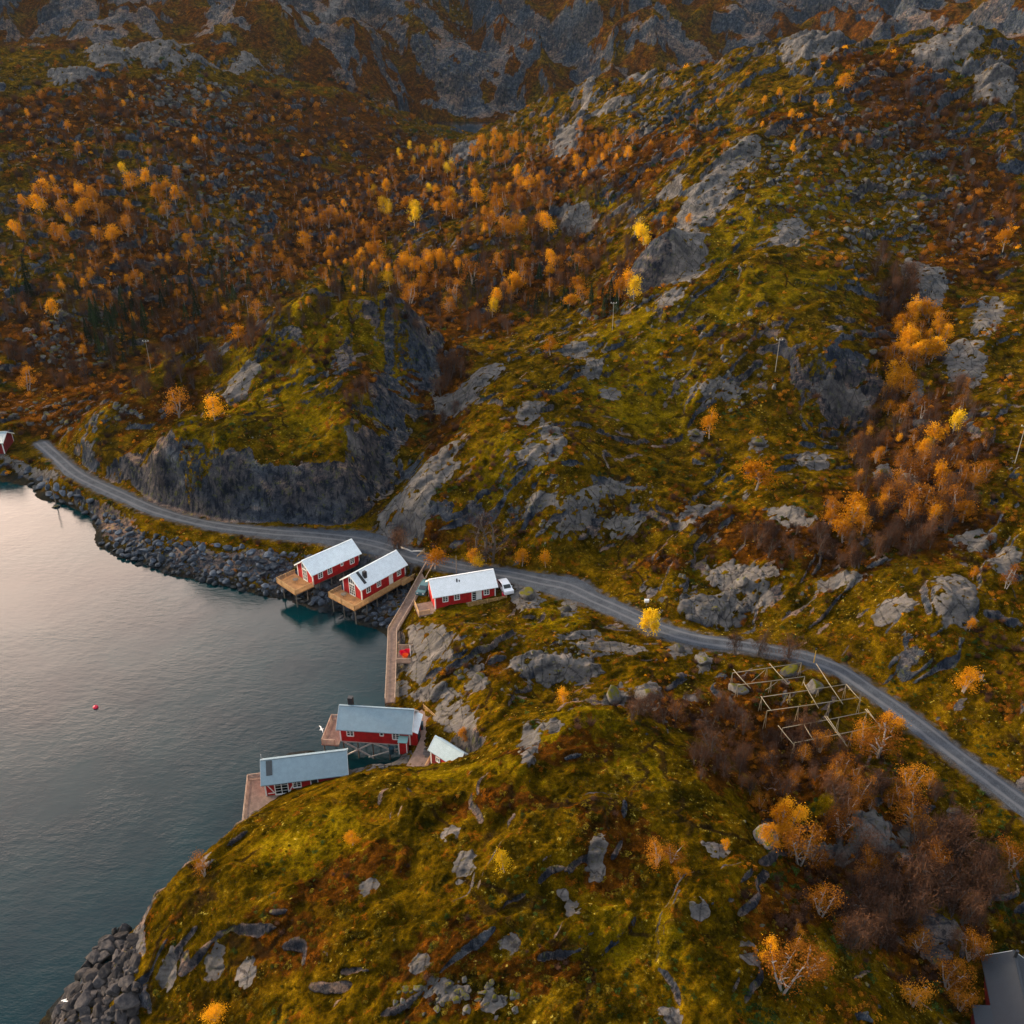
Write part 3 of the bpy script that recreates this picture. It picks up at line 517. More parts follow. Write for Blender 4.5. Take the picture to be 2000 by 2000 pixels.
def thing(name, label, cat, loc=(0, 0, 0), rz=0, group=None):
    o = bpy.data.objects.new(name, None); COL.objects.link(o); o.empty_display_size = .3
    o.location = loc; o.rotation_euler = (0, 0, rz); return tag(o, label, cat, group)
def copy_tree(o, parent=None):
    c = o.copy(); COL.objects.link(c); c.parent = parent
    for ch in o.children: copy_tree(ch, c)
    return c
# ---------------------------------------------------------------- painted timber, metal sheet, weathered wood
def board_mat(name, col, vary=.25, pitch=7, bumpd=.02, axis='XY', rough=.75):
    m = mat(name, col, rough, spec=.3); t = NT(m)
    wv = nd(m.node_tree, 'ShaderNodeTexWave', wave_type='BANDS', bands_direction='DIAGONAL' if axis == 'XY' else axis); wv.inputs['Scale'].default_value = pitch; wv.inputs['Distortion'].default_value = .0
    mp = nd(m.node_tree, 'ShaderNodeMapping'); mp.inputs['Scale'].default_value = (1, 1, 0) if axis == 'XY' else (1, 1, 1); t.l(t.tc.outputs['Object'], mp.inputs[0]); t.l(mp.outputs[0], wv.inputs[0])
    n = t.noise(1.3, 5, .7); g = t.noise(2.5, 4, .6, stretch=((3, 3, .4), (0, 0, 0)))
    c = t.mix(t.mr(n, .35, .65, 0, 1), tuple(x*(1-vary) for x in col), tuple(min(1, x*(1+vary)) for x in col))
    c = t.mix(t.mr(g, .3, .7, 0, .12 if axis == 'X' else .35), c, tuple(x*.55 for x in col)); c = t.mix(t.mr(wv.outputs[0], .12, .0, 0, .6), c, tuple(x*.3 for x in col))
    t.l(c, t.b.inputs['Base Color']); t.l(t.bump(wv.outputs[0], bumpd, .8), t.b.inputs['Normal']); return m
M_RED = board_mat('red_boarding', (.46, .012, .012)); M_WHITE = mat('white_paint', (.78, .76, .72), .6); M_DRED = board_mat('dark_red_boarding', (.20, .012, .010))
def roof_mat(name, col, pitch=9):
    m = board_mat(name, col, .07, pitch*.45, .02, 'X', .45); return m
M_ROOFW = roof_mat('white_metal_roof', (.80, .87, .90)); M_ROOFP = roof_mat('bright_metal_roof', (.96, .97, .95)); M_ROOFG = roof_mat('grey_blue_metal_roof', (.25, .345, .40)); M_ROOFD = roof_mat('dark_metal_roof', (.028, .034, .044))
M_DECK = board_mat('new_decking', (.40, .20, .075), .25, 5, .02, 'Y'); M_RAIL = board_mat('new_rail_timber', (.52, .31, .13), .2, 3); M_OLDW = board_mat('weathered_decking', (.25, .165, .125), .25, 5, .02, 'Y'); M_OLDR = board_mat('weathered_rail_timber', (.46, .32, .23), .2, 3)
M_PILE = board_mat('grey_pile_timber', (.15, .125, .10), .3, 3); M_GLASS = mat('window_glass', (.012, .018, .022), .06, 0, .6); M_BLACK = mat('black_metal', (.012, .013, .016), .5)
M_LT = mat('pale_brace_timber', (.45, .40, .36), .8); M_TEAL = mat('green_copper', (.16, .30, .29), .6); M_STONE = mat('foundation_stone', (.10, .095, .09), .9); M_BIN = mat('dark_teal_plastic', (.008, .045, .065), .5)
# ---------------------------------------------------------------- cabins
def window(par, x, y, z, w, h, face='front', cols=2, rows=3, name='window', W=0):
    """white framed casement 4 cm proud of the wall; face = which wall it sits in"""
    fr = MB(); pn = MB(); t = .13
    def P(a, d, c):   # a along wall, d outwards, c up
        return (a, -d, c) if face == 'front' else ((-d, a, c) if face == 'left' else (W+d, a, c))
    def bx(m, a0, a1, d0, d1, c0, c1):
        p = P(a0, d0, c0); q = P(a1, d1, c1); m.box(min(p[0], q[0]), min(p[1], q[1]), c0, max(p[0], q[0]), max(p[1], q[1]), c1)
    a = x if face == 'front' else y; a0, a1 = a-w/2, a+w/2
    bx(fr, a0-t, a0, 0, .06, z-t, z+h+t); bx(fr, a1, a1+t, 0, .06, z-t, z+h+t); bx(fr, a0, a1, 0, .06, z+h, z+h+t); bx(fr, a0-.05, a1+.05, 0.0, .10, z-t-.03, z)
    for k in range(1, cols): c = a0+w*k/cols; bx(fr, c-.05, c+.05, .01, .055, z, z+h)
    for k in range(1, rows): c = z+h*k/rows; bx(fr, a0, a1, .012, .045, c-.022, c+.022)
    bx(pn, a0, a1, .004, .02, z, z+h)
    f = fr.build(name, M_WHITE, par); pn.build('pane', M_GLASS, f); return f
def cabin(name, label, P0, ang, L, W, fz, eh, rh, roofm, oh=.38, wallm=None, bottom=0):
    t = thing(name, label, 'cabin', (P0[0], P0[1], fz), math.radians(ang), None); wallm = wallm or M_RED
    w = MB(); prof = [(0, -bottom), (W, -bottom), (W, eh), (W/2, eh+rh), (0, eh)]
    w.add([(0, y, z) for y, z in prof]+[(L, y, z) for y, z in prof], [(0,1,2,3,4)[::-1], (5,6,7,8,9), (0,5,9,4)[::-1] if 0 else (0,5,9,4), (1,2,7,6), (2,3,8,7), (3,4,9,8), (0,1,6,5)]).build('wall', wallm, t)
    c = .16
    for (x, y) in ((0, 0), (L, 0), (0, W), (L, W)):
        b = MB(); sx = -1 if x == 0 else 1; sy = -1 if y == 0 else 1
        b.box(min(x+sx*.03, x-sx*c), min(y, y+sy*.03), -bottom, max(x+sx*.03, x-sx*c), max(y, y+sy*.03), eh); b.box(min(x, x+sx*.03), min(y, y-sy*c), -bottom, max(x, x+sx*.03), max(y, y-sy*c), eh)
        b.build('corner_board', M_WHITE, t)
    # roof of two thick slopes with eave and verge overhang
    r = MB(); k = rh/(W/2); th = .13
    for sgn in (0, 1):
        ya, yb = (-oh, W/2) if sgn == 0 else (W+oh, W/2); za = eh-oh*k+.05; zb = eh+rh+.05
        v = []
        for x in (-oh, L+oh): v += [(x, ya, za), (x, yb, zb), (x, yb, zb+th), (x, ya, za+th)]
        r.add(v, [(0,1,2,3),(7,6,5,4),(0,4,5,1),(1,5,6,2),(2,6,7,3),(3,7,4,0)])
    ro = r.build('roof', roofm, t)
    for x in (-oh-.035, L+oh+.005):
        for ya in (-oh, W+oh):
            bb = MB()
            za = eh-oh*k; v = [(x, ya, za-.08), (x, W/2, eh+rh-.08), (x, W/2, eh+rh+.21), (x, ya, za+.21)]
            v += [(p[0]+.03, p[1], p[2]) for p in v]; bb.add(v, [(0,1,2,3),(7,6,5,4),(0,4,5,1),(1,5,6,2),(2,6,7,3),(3,7,4,0)]); bb.build('barge_board', M_WHITE, ro)
    rc = MB(); rc.bar((-oh, W/2, eh+rh+.2), (L+oh, W/2, eh+rh+.2), .26, .06); rc.build('ridge_cap', roofm, ro)
    return t, ro
def railing(m, a, b, h=1.0, posts=None, n=4, w=.09):
    a = Vector(a); b = Vector(b); d = (b-a).length; k = posts or max(2, int(d/1.5)+1)
    for i in range(k):
        p = a.lerp(b, i/(k-1)); m.bar(p, p+Vector((0, 0, h)), w)
    up_ = Vector((0, 0, 1))
    for i in range(n): q = up_*(h*(i+.7)/n); m.bar(a+q, b+q, .03 if i < n-1 else .10, .11 if i < n-1 else .045)
def piles(par, pts, ztop, name='pile', r=.11, ref=None):
    """round piles down to the sea bed or rock; pts are local, found against the terrain in world space"""
    M = Matrix.Translation(par.location)@par.rotation_euler.to_matrix().to_4x4()
    for (x, y) in pts:
        w_ = M@Vector((x, y, 0)); g = float(H_at(w_.x, w_.y)); g = max(g, -3)-.4
        MB().tube([(x, y, g-par.location.z), (x, y, ztop)], r, 6).build(name, M_PILE, par)
def deck(par, polys, z, rails, m=None, mr_=None, th=.2, name='deck'):
    d = MB()
    for x0, y0, x1, y1 in polys: d.box(x0, y0, z-th, x1, y1, z)
    o = d.build(name, m or M_DECK, par); r = MB()
    for a, b in rails: railing(r, (*a, z), (*b, z))
    if rails: r.build('railing', mr_ or M_RAIL, o)
    return o
# --- first cabin on stilts (farther left)
t, ro = cabin('stilt_cabin', 'red cabin with pale roof on dark stilts nearest the rocky embankment, deck without a ramp', (-36.6, 141.8), 45.5, 10.6, 4.9, 3.3, 2.45, 1.75, M_ROOFW)
for fx, w_, h_, zz in ((.16, .8, 1.05, .95), (.36, .8, 1.05, .95), (.62, .35, .45, 1.5), (.84, .8, 1.05, .95)): window(t, 10.6*fx, 0, zz, w_, h_, cols=2 if w_ > .5 else 1, rows=3 if w_ > .5 else 1)
window(t, 0, 2.45, .12, 1.25, 2.15, 'left', 3, 3, 'glazed_door'); window(t, 0, 2.45, 2.5, 1.25, .85, 'left', 3, 1)
deck(t, [(-4.1, -.3, -.02, 5.9)], 0, [((-4.05, -.25), (-.15, -.25)), ((-4.05, -.25), (-4.05, 5.85)), ((-4.05, 5.85), (-.1, 5.85))])
piles(t, [(x, y) for x in (-3.6, -1.2, 1.5, 4.2, 7, 9.8) for y in (.4, 4.6)], -.2)
bm_ = MB(); [bm_.bar((-4, y, -.33), (10.4, y, -.33), .16, .22) for y in (.4, 2.5, 4.6)]; bm_.build('floor_beam', M_PILE, t)
CAB1 = t
# --- second cabin on stilts with the chimney box and the ramp
t, ro = cabin('stilt_cabin', 'red stilt cabin with black flue, long timber ramp joining its deck to the road', (-26.9, 136.9), 50, 10.8, 5.0, 3.3, 2.45, 1.8, M_ROOFW)
for fx in (.15, .385, .85): window(t, 10.8*fx, 0, .95, .8, 1.05)
dr = MB(); dr.box(10.8*.66-.5, -.05, .02, 10.8*.66+.5, -.005, 2.1); dd = dr.build('door', M_WHITE, t); MB().box(10.8*.66+.3, -.09, 1.0, 10.8*.66+.42, -.055, 1.05).build('handle', M_BLACK, dd)
for fx in (.27, .55, .93): MB().tube([(10.8*fx, -.02, 2.0), (10.8*fx, -.16, 2.05)], .07, 8).build('wall_lamp', M_WHITE, t)
window(t, 0, 2.5, .12, 1.35, 2.15, 'left', 3, 4, 'glazed_door'); window(t, 0, 2.5, 2.5, 1.35, .9, 'left', 3, 1)
k = 1.8/2.5; fl = MB(); v = [(1.0, .2, 2.45+.2*k+.2), (1.55, .2, 2.45+.2*k+.2), (1.55, 2.3, 2.45+2.3*k+.2), (1.0, 2.3, 2.45+2.3*k+.2)]; fl.add(v+[(a, b, c+.08) for a, b, c in v], [(0,3,2,1),(4,5,6,7),(0,1,5,4),(1,2,6,5),(2,3,7,6),(3,0,4,7)]); fl.build('flashing', M_BLACK, ro)
MB().box(1.75, .9, 3.0, 2.35, 1.5, 4.6).build('chimney', M_BLACK, ro)
dk = deck(t, [(-3.1, -1.45, -.02, 5.6), (0, -1.45, 8.2, -.04), (8.2, -2.0, 11.4, -.04), (10.85, -.0, 11.4, 2.2)], 0, [((-3.05, -1.4), (8.15, -1.4)), ((-3.05, -1.4), (-3.05, 5.55)), ((-3.05, 5.55), (-.1, 5.55)), ((8.15, -1.95), (11.4, -1.95)), ((11.2, 2.2), (11.2, .6))])
rp = MB(); v = [(11.42, -2, -.02), (11.42, .7, -.02), (16.4, .4, 2.3), (16.4, -1.9, 2.3)]; rp.add(v+[(a, b, c-.18) for a, b, c in v], [(0,3,2,1)[::-1],(4,5,6,7)[::-1],(0,1,5,4),(1,2,6,5),(2,3,7,6),(3,0,4,7)]); rm_ = rp.build('ramp', M_DECK, t)
rl = MB(); railing(rl, (11.45, -1.95, 0), (16.3, -1.85, 2.3)); railing(rl, (11.45, .68, 0), (16.3, .38, 2.3)); rl.build('railing', M_RAIL, rm_)
piles(t, [(x, y) for x in (-2.7, 0, 2.5, 5, 7.5, 10.2) for y in (-1.1, 2, 5)]+[(12.5, -1.6), (12.5, .4), (14.6, -1.6), (14.6, .3)], -.2)
bm_ = MB(); [bm_.bar((-3, y, -.33), (10.6, y, -.33), .16, .22) for y in (-1.1, 2, 4.9)]; bm_.build('floor_beam', M_PILE, t)
CAB2 = t
# --- cabin by the road with the bright roof
t, ro = cabin('roadside_cabin', 'red cabin with brilliant white roof beside the road, white car parked at its end', (-13.3, 131.4), 17.5, 10.9, 5.0, 5.4, 2.35, 1.75, M_ROOFP, bottom=.8)
for fx in (.17, .36, .85): window(t, 10.9*fx, 0, .95, .8, 1.05)
window(t, 10.9*.645, 0, .15, .7, 1.95, cols=1, rows=5, name='glazed_door'); dr = MB(); dr.box(10.9*.645+.5, -.055, .05, 10.9*.645+1.35, -.004, 2.15); dr.build('door', M_WHITE, t)
MB().tube([(10.9*.40, 1.5, 3.1), (10.9*.40, 1.5, 4.15)], .13, 8).build('flue_pipe', M_BLACK, ro)
fl = MB(); fl.tube([(10.9*.44, 1.45, 3.2), (10.9*.44, 1.45, 3.85)], .09, 8); fl.build('vent_pipe', M_BLACK, ro)
deck(t, [(5.5, -1.6, 12.6, -.03)], -.05, [((5.5, -1.55), (12.5, -1.55)), ((12.5, -1.55), (12.5, -.2))], M_OLDW, M_RAIL)
deck(t, [(-3.2, -1.2, -.04, 2.6)], -.35, [((-3.1, -1.1), (-3.1, 2.5)), ((-3.1, -1.15), (-1.2, -1.15))], M_OLDW, M_RAIL)
stp = MB(); [stp.box(-2.2, -1.2-.28*(i+1), -.55-.16*i-.06, -.2, -1.2-.28*i, -.55-.16*i) for i in range(5)]; stp.build('steps', M_RAIL, t)
piles(t, [(6, -1.4), (9, -1.4), (12.2, -1.4), (-2.9, -1), (-2.9, 2.3)], -.2, r=.08)
# --- cabin on cross braced stilts
t, ro = cabin('waterfront_cabin', 'red cabin with grey blue roof, tall black chimney and cross braced stilts', (-24.7, 100.4), -5.2, 10.2, 4.4, 3.3, 2.5, 2.0, M_ROOFG)
for fx, w_, h_, zz in ((.15, .85, 1.0, 1.1), (.6, .38, .42, 1.5), (.80, .85, 1.0, 1.0)): window(t, 10.2*fx, 0, zz, w_, h_, cols=2 if w_ > .5 else 1, rows=3 if w_ > .5 else 1)
MB().box(.9, 2.3, 4.0, 1.6, 2.95, 5.9).build('chimney', M_BLACK, ro)
an = MB(); an.box(8.7, -1.0, -.9, 9.9, -.02, 1.25); a_ = an.build('entrance_box', M_RED, t); MB().add([(8.6,-1.1,1.22),(10,-1.1,1.22),(10,-.03,1.6),(8.6,-.03,1.6),(8.6,-1.1,1.32),(10,-1.1,1.32),(10,-.03,1.7),(8.6,-.03,1.7)], [(0,3,2,1),(4,5,6,7),(0,1,5,4),(1,2,6,5),(2,3,7,6),(3,0,4,7)]).build('box_roof', M_TEAL, a_)
cb = MB(); cb.box(8.67, -1.03, -.9, 8.8, -1.0, 1.22); cb.box(9.8, -1.03, -.9, 9.93, -1.0, 1.22); cb.build('corner_board', M_WHITE, a_)
ln = MB(); ln.box(10.22, .3, -.3, 11.1, 4.1, 1.95); l_ = ln.build('lean_to', M_RED, t); MB().add([(10.23,.1,2.5),(11.35,.1,2.0),(11.35,4.3,2.0),(10.23,4.3,2.5),(10.23,.1,2.6),(11.35,.1,2.1),(11.35,4.3,2.1),(10.23,4.3,2.6)], [(0,3,2,1),(4,5,6,7),(0,1,5,4),(1,2,6,5),(2,3,7,6),(3,0,4,7)]).build('lean_to_roof', M_ROOFW, l_)
deck(t, [(-2.6, -.9, -.04, 4.6)], -.1, [((-2.5, -.8), (-2.5, 4.5)), ((-2.5, -.85), (-.6, -.85)), ((-2.5, 4.5), (-.1, 4.5))], M_OLDW, M_OLDR)
piles(t, [(x, y) for x in (.3, 2.4, 4.6, 7.0) for y in (.25, 4.1)]+[(-2.3, -.6), (-2.3, 4.3), (9.6, .3), (9.6, 4.1)], -.05, r=.1)
br = MB()
for x0, x1 in ((.3, 4.6), (4.6, .3), (4.6, 8.2)): br.bar((x0, .1, -.15), (x1, .1, -3.0 if x1 != 8.2 else -1.6), .17)
br.bar((3.9, .06, -2.9), (8.3, .06, -.9), .13); br.bar((-.1, .1, -.12), (8.6, .1, -.12), .16); br.build('brace', M_LT, t)
# --- nearest cabin with the broad terrace
t, ro = cabin('terrace_cabin', 'red cabin with dark roof window and white Z braced shutters beside a broad terrace', (-33.0, 90.0), 10, 10.7, 4.5, 3.0, 2.35, 1.8, M_ROOFG)
window(t, 2.15, 0, .12, 1.6, 1.95, cols=2, rows=4, name='glazed_door'); window(t, 4.2, 0, .95, .95, 1.0, cols=2, rows=3)
for s_, x in ((1, .75), (-1, 3.55)):
    z = MB(); a, b = x-.42, x+.42
    z.box(a, -.05, 1.85, b, -.01, 1.98); z.box(a, -.05, .3, b, -.01, .43); z.bar((a if s_ > 0 else b, -.03, 1.9), (b if s_ > 0 else a, -.03, .38), .04, .12, upv=(1, 0, 0)); z.build('shutter_brace', M_WHITE, t)
MB().box(6.1, -.05, .05, 6.9, -.005, 2.05).build('door', M_BLACK, t); fr_ = MB(); fr_.box(5.97, -.06, .05, 6.1, 0, 2.15); fr_.box(6.9, -.06, .05, 7.03, 0, 2.15); fr_.build('door_frame', M_WHITE, t)
k = 1.8/2.25; sk = MB(); v = [(.35, .55, 2.35+.55*k+.2), (1.15, .55, 2.35+.55*k+.2), (1.15, 2.05, 2.35+2.05*k+.2), (.35, 2.05, 2.35+2.05*k+.2)]; sk.add(v+[(a, b, c+.07) for a, b, c in v], [(0,3,2,1),(4,5,6,7),(0,1,5,4),(1,2,6,5),(2,3,7,6),(3,0,4,7)]); sk.build('roof_window', M_GLASS, ro)
MB().tube([(-.2, 2.25, 4.3), (-.2, 2.25, 5.3)], .03, 6).build('aerial', M_WHITE, ro)
deck(t, [(-2.7, -5.0, -.03, 3.6), (-.03, -5.0, 6.5, -.03)], -.02, [((-2.6, -4.9), (-2.6, 3.5)), ((-2.6, 3.5), (-.3, 3.5))], M_OLDW, M_OLDR)
piles(t, [(-2.4, y) for y in (-4.6, -2, .6, 3.2)]+[(0, -4.6), (3, -4.6), (.4, .4), (.4, 4.2), (5, 4.2), (10, 4.2), (10, .4)], -.2, r=.12)
# --- storage shed, far cabin at the picture's edge, dark roofed house by the inlet
t, ro = cabin('storage_shed', 'small red shed with patched shiny metal roof at the end of the brown boardwalk', (-11.2, 95.0), -40, 4.9, 2.5, 4.4, 2.2, 1.25, roof_mat('patched_metal_roof', (.33, .44, .50)), oh=.25, bottom=1.2); t['category'] = 'shed'
window(t, 1.4, 0, .9, .55, .55, cols=2, rows=1)
dr = MB(); dr.box(.2, -.04, .05, .95, -.004, 1.9); dr.build('door', M_DRED, t)
p_ = at_z(-10, 876, 4.6)
t, ro = cabin('edge_cabin', 'half hidden red cabin with blue grey roof where the road disappears behind trees', (p_[0]-6.5, p_[1]-1.5), 3, 9.2, 5.5, 4.7, 1.9, 1.5, M_ROOFG, bottom=1, wallm=M_DRED)
for fx in (.3, .7): window(t, 9.2*fx, 0, .6, .8, .9)
t, ro = cabin('dark_roofed_house', 'dark roofed red house with black flue below the scrubby slope', (47.2, 53.5), 75.5, 8.0, 4.6, 6.6, 2.3, 1.6, M_ROOFD, bottom=2, wallm=M_DRED); t['category'] = 'house'
# (its ridge runs roughly away from the sea; the left slope faces the headland)
t.location = (49.0, 61.4, 6.6); t.rotation_euler = (0, 0, math.radians(-105.5)); 
MB().tube([(.35, 2.3, 3.7), (.35, 2.3, 5.0)], .16, 8).build('flue_pipe', M_BLACK, ro)
an = MB(); an.box(5.4, -1.7, -2, 8, -.02, 1.5); a_ = an.build('annex', M_DRED, t); MB().add([(5.2,-1.95,1.55),(8.2,-1.95,1.55),(8.2,-.02,2.2),(5.2,-.02,2.2),(5.2,-1.95,1.67),(8.2,-1.95,1.67),(8.2,-.02,2.32),(5.2,-.02,2.32)], [(0,3,2,1),(4,5,6,7),(0,1,5,4),(1,2,6,5),(2,3,7,6),(3,0,4,7)]).build('annex_roof', M_ROOFD, a_)
# ---------------------------------------------------------------- boardwalks
def walk(name, label, pts, w, m, mrail, sides=(1, -1), posts=True, cat='boardwalk'):
    P = [Vector(p) for p in pts]; t = thing(name, label, cat, tuple(P[0])); o = P[0]; d = MB(); rails = {1: [], -1: []}; nn = []
    for i in range(len(P)):
        a = (P[min(i+1, len(P)-1)]-P[max(i-1, 0)]); a.z = 0; a.normalize(); nn.append(Vector((a.y, -a.x, 0))*w/2)
    for i in range(len(P)-1):
        v = [P[i]-nn[i]-o, P[i]+nn[i]-o, P[i+1]+nn[i+1]-o, P[i+1]-nn[i+1]-o]; v += [p-Vector((0, 0, .16)) for p in v]
        d.add(v, [(0,1,2,3),(7,6,5,4),(0,4,5,1),(1,5,6,2),(2,6,7,3),(3,7,4,0)])
    d.build('walkway', m, t)
    for s in sides:
        r = MB(); 
        for i in range(len(P)-1): railing(r, P[i]+nn[i]*s*.96-o, P[i+1]+nn[i+1]*s*.96-o, .95, n=3)
        r.build('railing', mrail, t)
    if posts:
        for i in range(len(P)-1):
            n = max(1, int((P[i+1]-P[i]).length/3))
            for k in range(n):
                q = P[i].lerp(P[i+1], (k+.5)/n)
                for s in (1, -1):
                    x = q+nn[i]*s*.8; g = max(float(H_at(x.x, x.y)), -3)-.3
                    if g < x.z-.3: MB().tube([(x.x-o.x, x.y-o.y, g-o.z), (x.x-o.x, x.y-o.y, x.z-.17-o.z)], .09, 6).build('pile', M_PILE, t)
    return t
W1 = [tuple(at_z(u, v, z)) for u, v, z in ((840,1106,5.3),(824,1134,4.3),(797,1184,3.3),(767,1234,2.9),(765,1300,2.9),(762,1372,2.9))]
walk('boardwalk', 'long weathered boardwalk with handrails along the water from the road to the braced cabin', W1, 1.55, M_OLDW, M_OLDR)
W2 = [tuple(at_z(u, v, z)) for u, v, z in ((812,1392,3.35),(834,1412,3.4),(842,1438,3.4),(830,1468,3.4),(812,1500,3.4))]
walk('boardwalk', 'broad curved brown boardwalk between the braced cabin and the small shed', W2, 2.9, M_OLDW, M_RAIL, sides=(-1,), posts=True)
p = at_z(790, 1281, 2.9)
pl = thing('jetty_platform', 'small plank platform beside the boardwalk with bright red tubs on it', 'platform', tuple(p)); MB().box(-1.15, -1.9, -.15, 1.25, 1.9, 0).build('planks', M_OLDW, pl)
r = MB(); railing(r, (-1.1, 1.85, 0), (1.2, 1.85, 0), .95, n=4); railing(r, (-1.1, -1.85, 0), (1.2, -1.85, 0), .95, n=4); r.build('railing', M_OLDR, pl); piles(pl, [(1.1, 1.7), (1.1, -1.7), (-1, -1.7), (-1, 1.7)], -.15, r=.09)
M_PINK = mat('red_plastic', (.75, .02, .06), .4); M_ORNG = mat('orange_plastic', (.85, .16, .03), .4)
def tub(loc, m, label, sx=.45, h=.55):
    b = MB(); n = 12; 
    for (ra, rb, z0, z1) in ((.8, 1, 0, h), (1.08, 1.08, h-.08, h), (.9, .85, h-.01, h-.3)): b.add([(sx*ra*math.cos(6.283*k/n), sx*ra*math.sin(6.283*k/n), z0) for k in range(n)]+[(sx*rb*math.cos(6.283*k/n), sx*rb*math.sin(6.283*k/n), z1) for k in range(n)], [(k, (k+1) % n, n+(k+1) % n, n+k) for k in range(n)])
    b.add([(sx*.8*math.cos(6.283*k/n), sx*.8*math.sin(6.283*k/n), .02) for k in range(n)], [tuple(range(n))])
    o = b.build('plastic_tub', m); o.location = loc; return tag(o, label, 'tub', 'tubs on the jetty platform')
tub((p[0]-.35, p[1]+.45, 2.9), M_PINK, 'crimson tub at the boardwalk side of the platform', .5); tub((p[0]+.45, p[1]+.55, 2.9), M_PINK, 'crimson tub at the landward side of the platform', .52, .7); tub((p[0]+.2, p[1]-.45, 2.9), M_ORNG, 'orange tub in front of the crimson ones on the platform', .5)
st = MB(); st.tube([(0, 0, 0), (0, 0, 2.2)], .06, 8); st.tube([(0, 0, 2.2), (0, 0, 2.35)], [.10, .03], 8); o = st.build('mooring_post', M_WHITE); o.location = (p[0]+1.05, p[1]-.3, 2.9); tag(o, 'white post standing at the landward edge of the red tub platform', 'post')
# ---------------------------------------------------------------- cars
def car(loc, rz, col, label, L=4.3, Wd=1.78, Hh=1.5):
    t = thing('parked_car', label, 'car', loc, rz, 'cars beside the roadside cabin'); pm = mat('car_paint', col, .25, spec=.6)
    h = Wd/2; prof = [(-L/2, .35), (-L/2, .75), (-L/2+.08, .98), (-L*.30, 1.02), (-L*.12, Hh-.03), (0, Hh), (L*.22, Hh), (L*.36, Hh-.10), (L/2-.12, .98), (L/2, .72), (L/2, .35)]
    n = len(prof); v = []
    for s in (-1, -.86, .86, 1):
        for x, z in prof:
            zz = z if abs(s) < .9 else (z-.05 if z > 1.1 else z); yy = s*h*(1 if z < 1.0 else .84); xx = x if abs(s) < .9 else x*.985
            v.append((xx, yy, zz))
    f = []
    for k in range(3):
        for i in range(n-1): f.append((k*n+i, (k+1)*n+i, (k+1)*n+i+1, k*n+i+1))
        f.append((k*n+n-1, (k+1)*n+n-1, (k+1)*n, k*n))
    f += [tuple(range(n)), tuple(range(3*n, 4*n))[::-1]]
    b = MB(); b.add(v, f).build('body', pm, t)
    g = MB(); g.add([(-L*.29, -h*.72, 1.07), (-L*.29, h*.72, 1.07), (-L*.13, h*.68, Hh-.06), (-L*.13, -h*.68, Hh-.06)], [(0,3,2,1)]); g.v = [(x-.03, y, z+.02) for x, y, z in g.v]; g.build('windscreen', M_GLASS, t)
    g = MB(); g.add([(L*.375, -h*.7, Hh-.13), (L*.375, h*.7, Hh-.13), (L*.47, h*.76, 1.02), (L*.47, -h*.76, 1.02)], [(0,1,2,3)]); g.v = [(x+.02, y, z+.015) for x, y, z in g.v]; g.build('rear_window', M_GLASS, t)
    for s in (-1, 1):
        g = MB(); g.add([(-L*.24, s*(h*.93+.02), 1.02), (L*.40, s*(h*.93+.02), 1.02), (L*.30, s*(h*.845+.02), Hh-.12), (-L*.10, s*(h*.845+.02), Hh-.12)], [(0,1,2,3) if s < 0 else (3,2,1,0)]); g.build('side_window', M_GLASS, t)
        for x in (-L*.31, L*.31):
            w = MB(); w.tube([(x, s*h*.80, .33), (x, s*(h+.02), .33)], .33, 16); wo = w.build('wheel', M_BLACK, t); MB().tube([(x, s*(h+.02), .33), (x, s*(h+.035), .33)], .19, 10).build('rim', mat('rim_metal', (.4, .4, .42), .4, .8), wo)
        MB().box(-L/2-.015, s*h*.6-.16, .68, -L/2+.05, s*h*.6+.16, .84).build('headlight', mat('lamp_lens', (.8, .8, .8), .2), t)
        MB().box(L/2-.06, s*h*.78-.12, .75, L/2+.015, s*h*.78+.12, .95).build('tail_light', mat('tail_lens', (.6, .01, .01), .3), t)
        MB().box(-L*.2, s*(h+.02)-.09, .98, -L*.2+.12, s*(h+.02)+.09, 1.12).build('wing_mirror', pm, t)
    return t
q = at_z(987, 1151, 6.1); z_ = float(H_at(q[0], q[1])); car((q[0], q[1], max(z_, 6.0)+.02), math.radians(110), (.75, .76, .78), 'white hatchback parked on the gravel at the end of the bright roofed cabin')
q = at_z(829, 1153, 5.0); z_ = float(H_at(q[0], q[1])); car((q[0], q[1], max(z_, 4.9)+.02), math.radians(75), (.03, .10, .11), 'dark teal car tucked behind the near end of the bright roofed cabin', L=4.4)
o = MB(); o.box(-.4, -.3, 0, .4, .3, .7); o.box(-.43, -.33, .7, .43, .33, .78); o = o.build('bin', M_PINK); q = at_z(985, 1162, 5.9); o.location = (q[0], q[1], 5.55); tag(o, 'small red box on the ground behind the white car', 'box')
for k, (u, v, l) in enumerate([(820, 1421, 'dark teal bin against the lean-to of the braced cabin, farther one'), (813, 1440, 'dark teal bin against the lean-to of the braced cabin, nearer one'), (764, 1457, 'dark teal barrel under the front wall of the braced cabin')]):
    q = at_z(u, v, 3.5); b = MB(); b.prism([(.38*math.cos(6.283*i/10), .38*math.sin(6.283*i/10)) for i in range(10)] if k == 2 else [(-.5, -.4), (.5, -.4), (.5, .4), (-.5, .4)], 0, .9); b.prism([(.40*math.cos(6.283*i/10), .40*math.sin(6.283*i/10)) for i in range(10)] if k == 2 else [(-.54, -.44), (.54, -.44), (.54, .44), (-.54, .44)], .9, .99)
    o = b.build('waste_bin', M_BIN); gz = max(float(H_at(q[0], q[1])), 3.4 if k < 2 else 2.2); o.location = (q[0], q[1], gz); tag(o, l, 'bin', 'bins by the braced cabin')
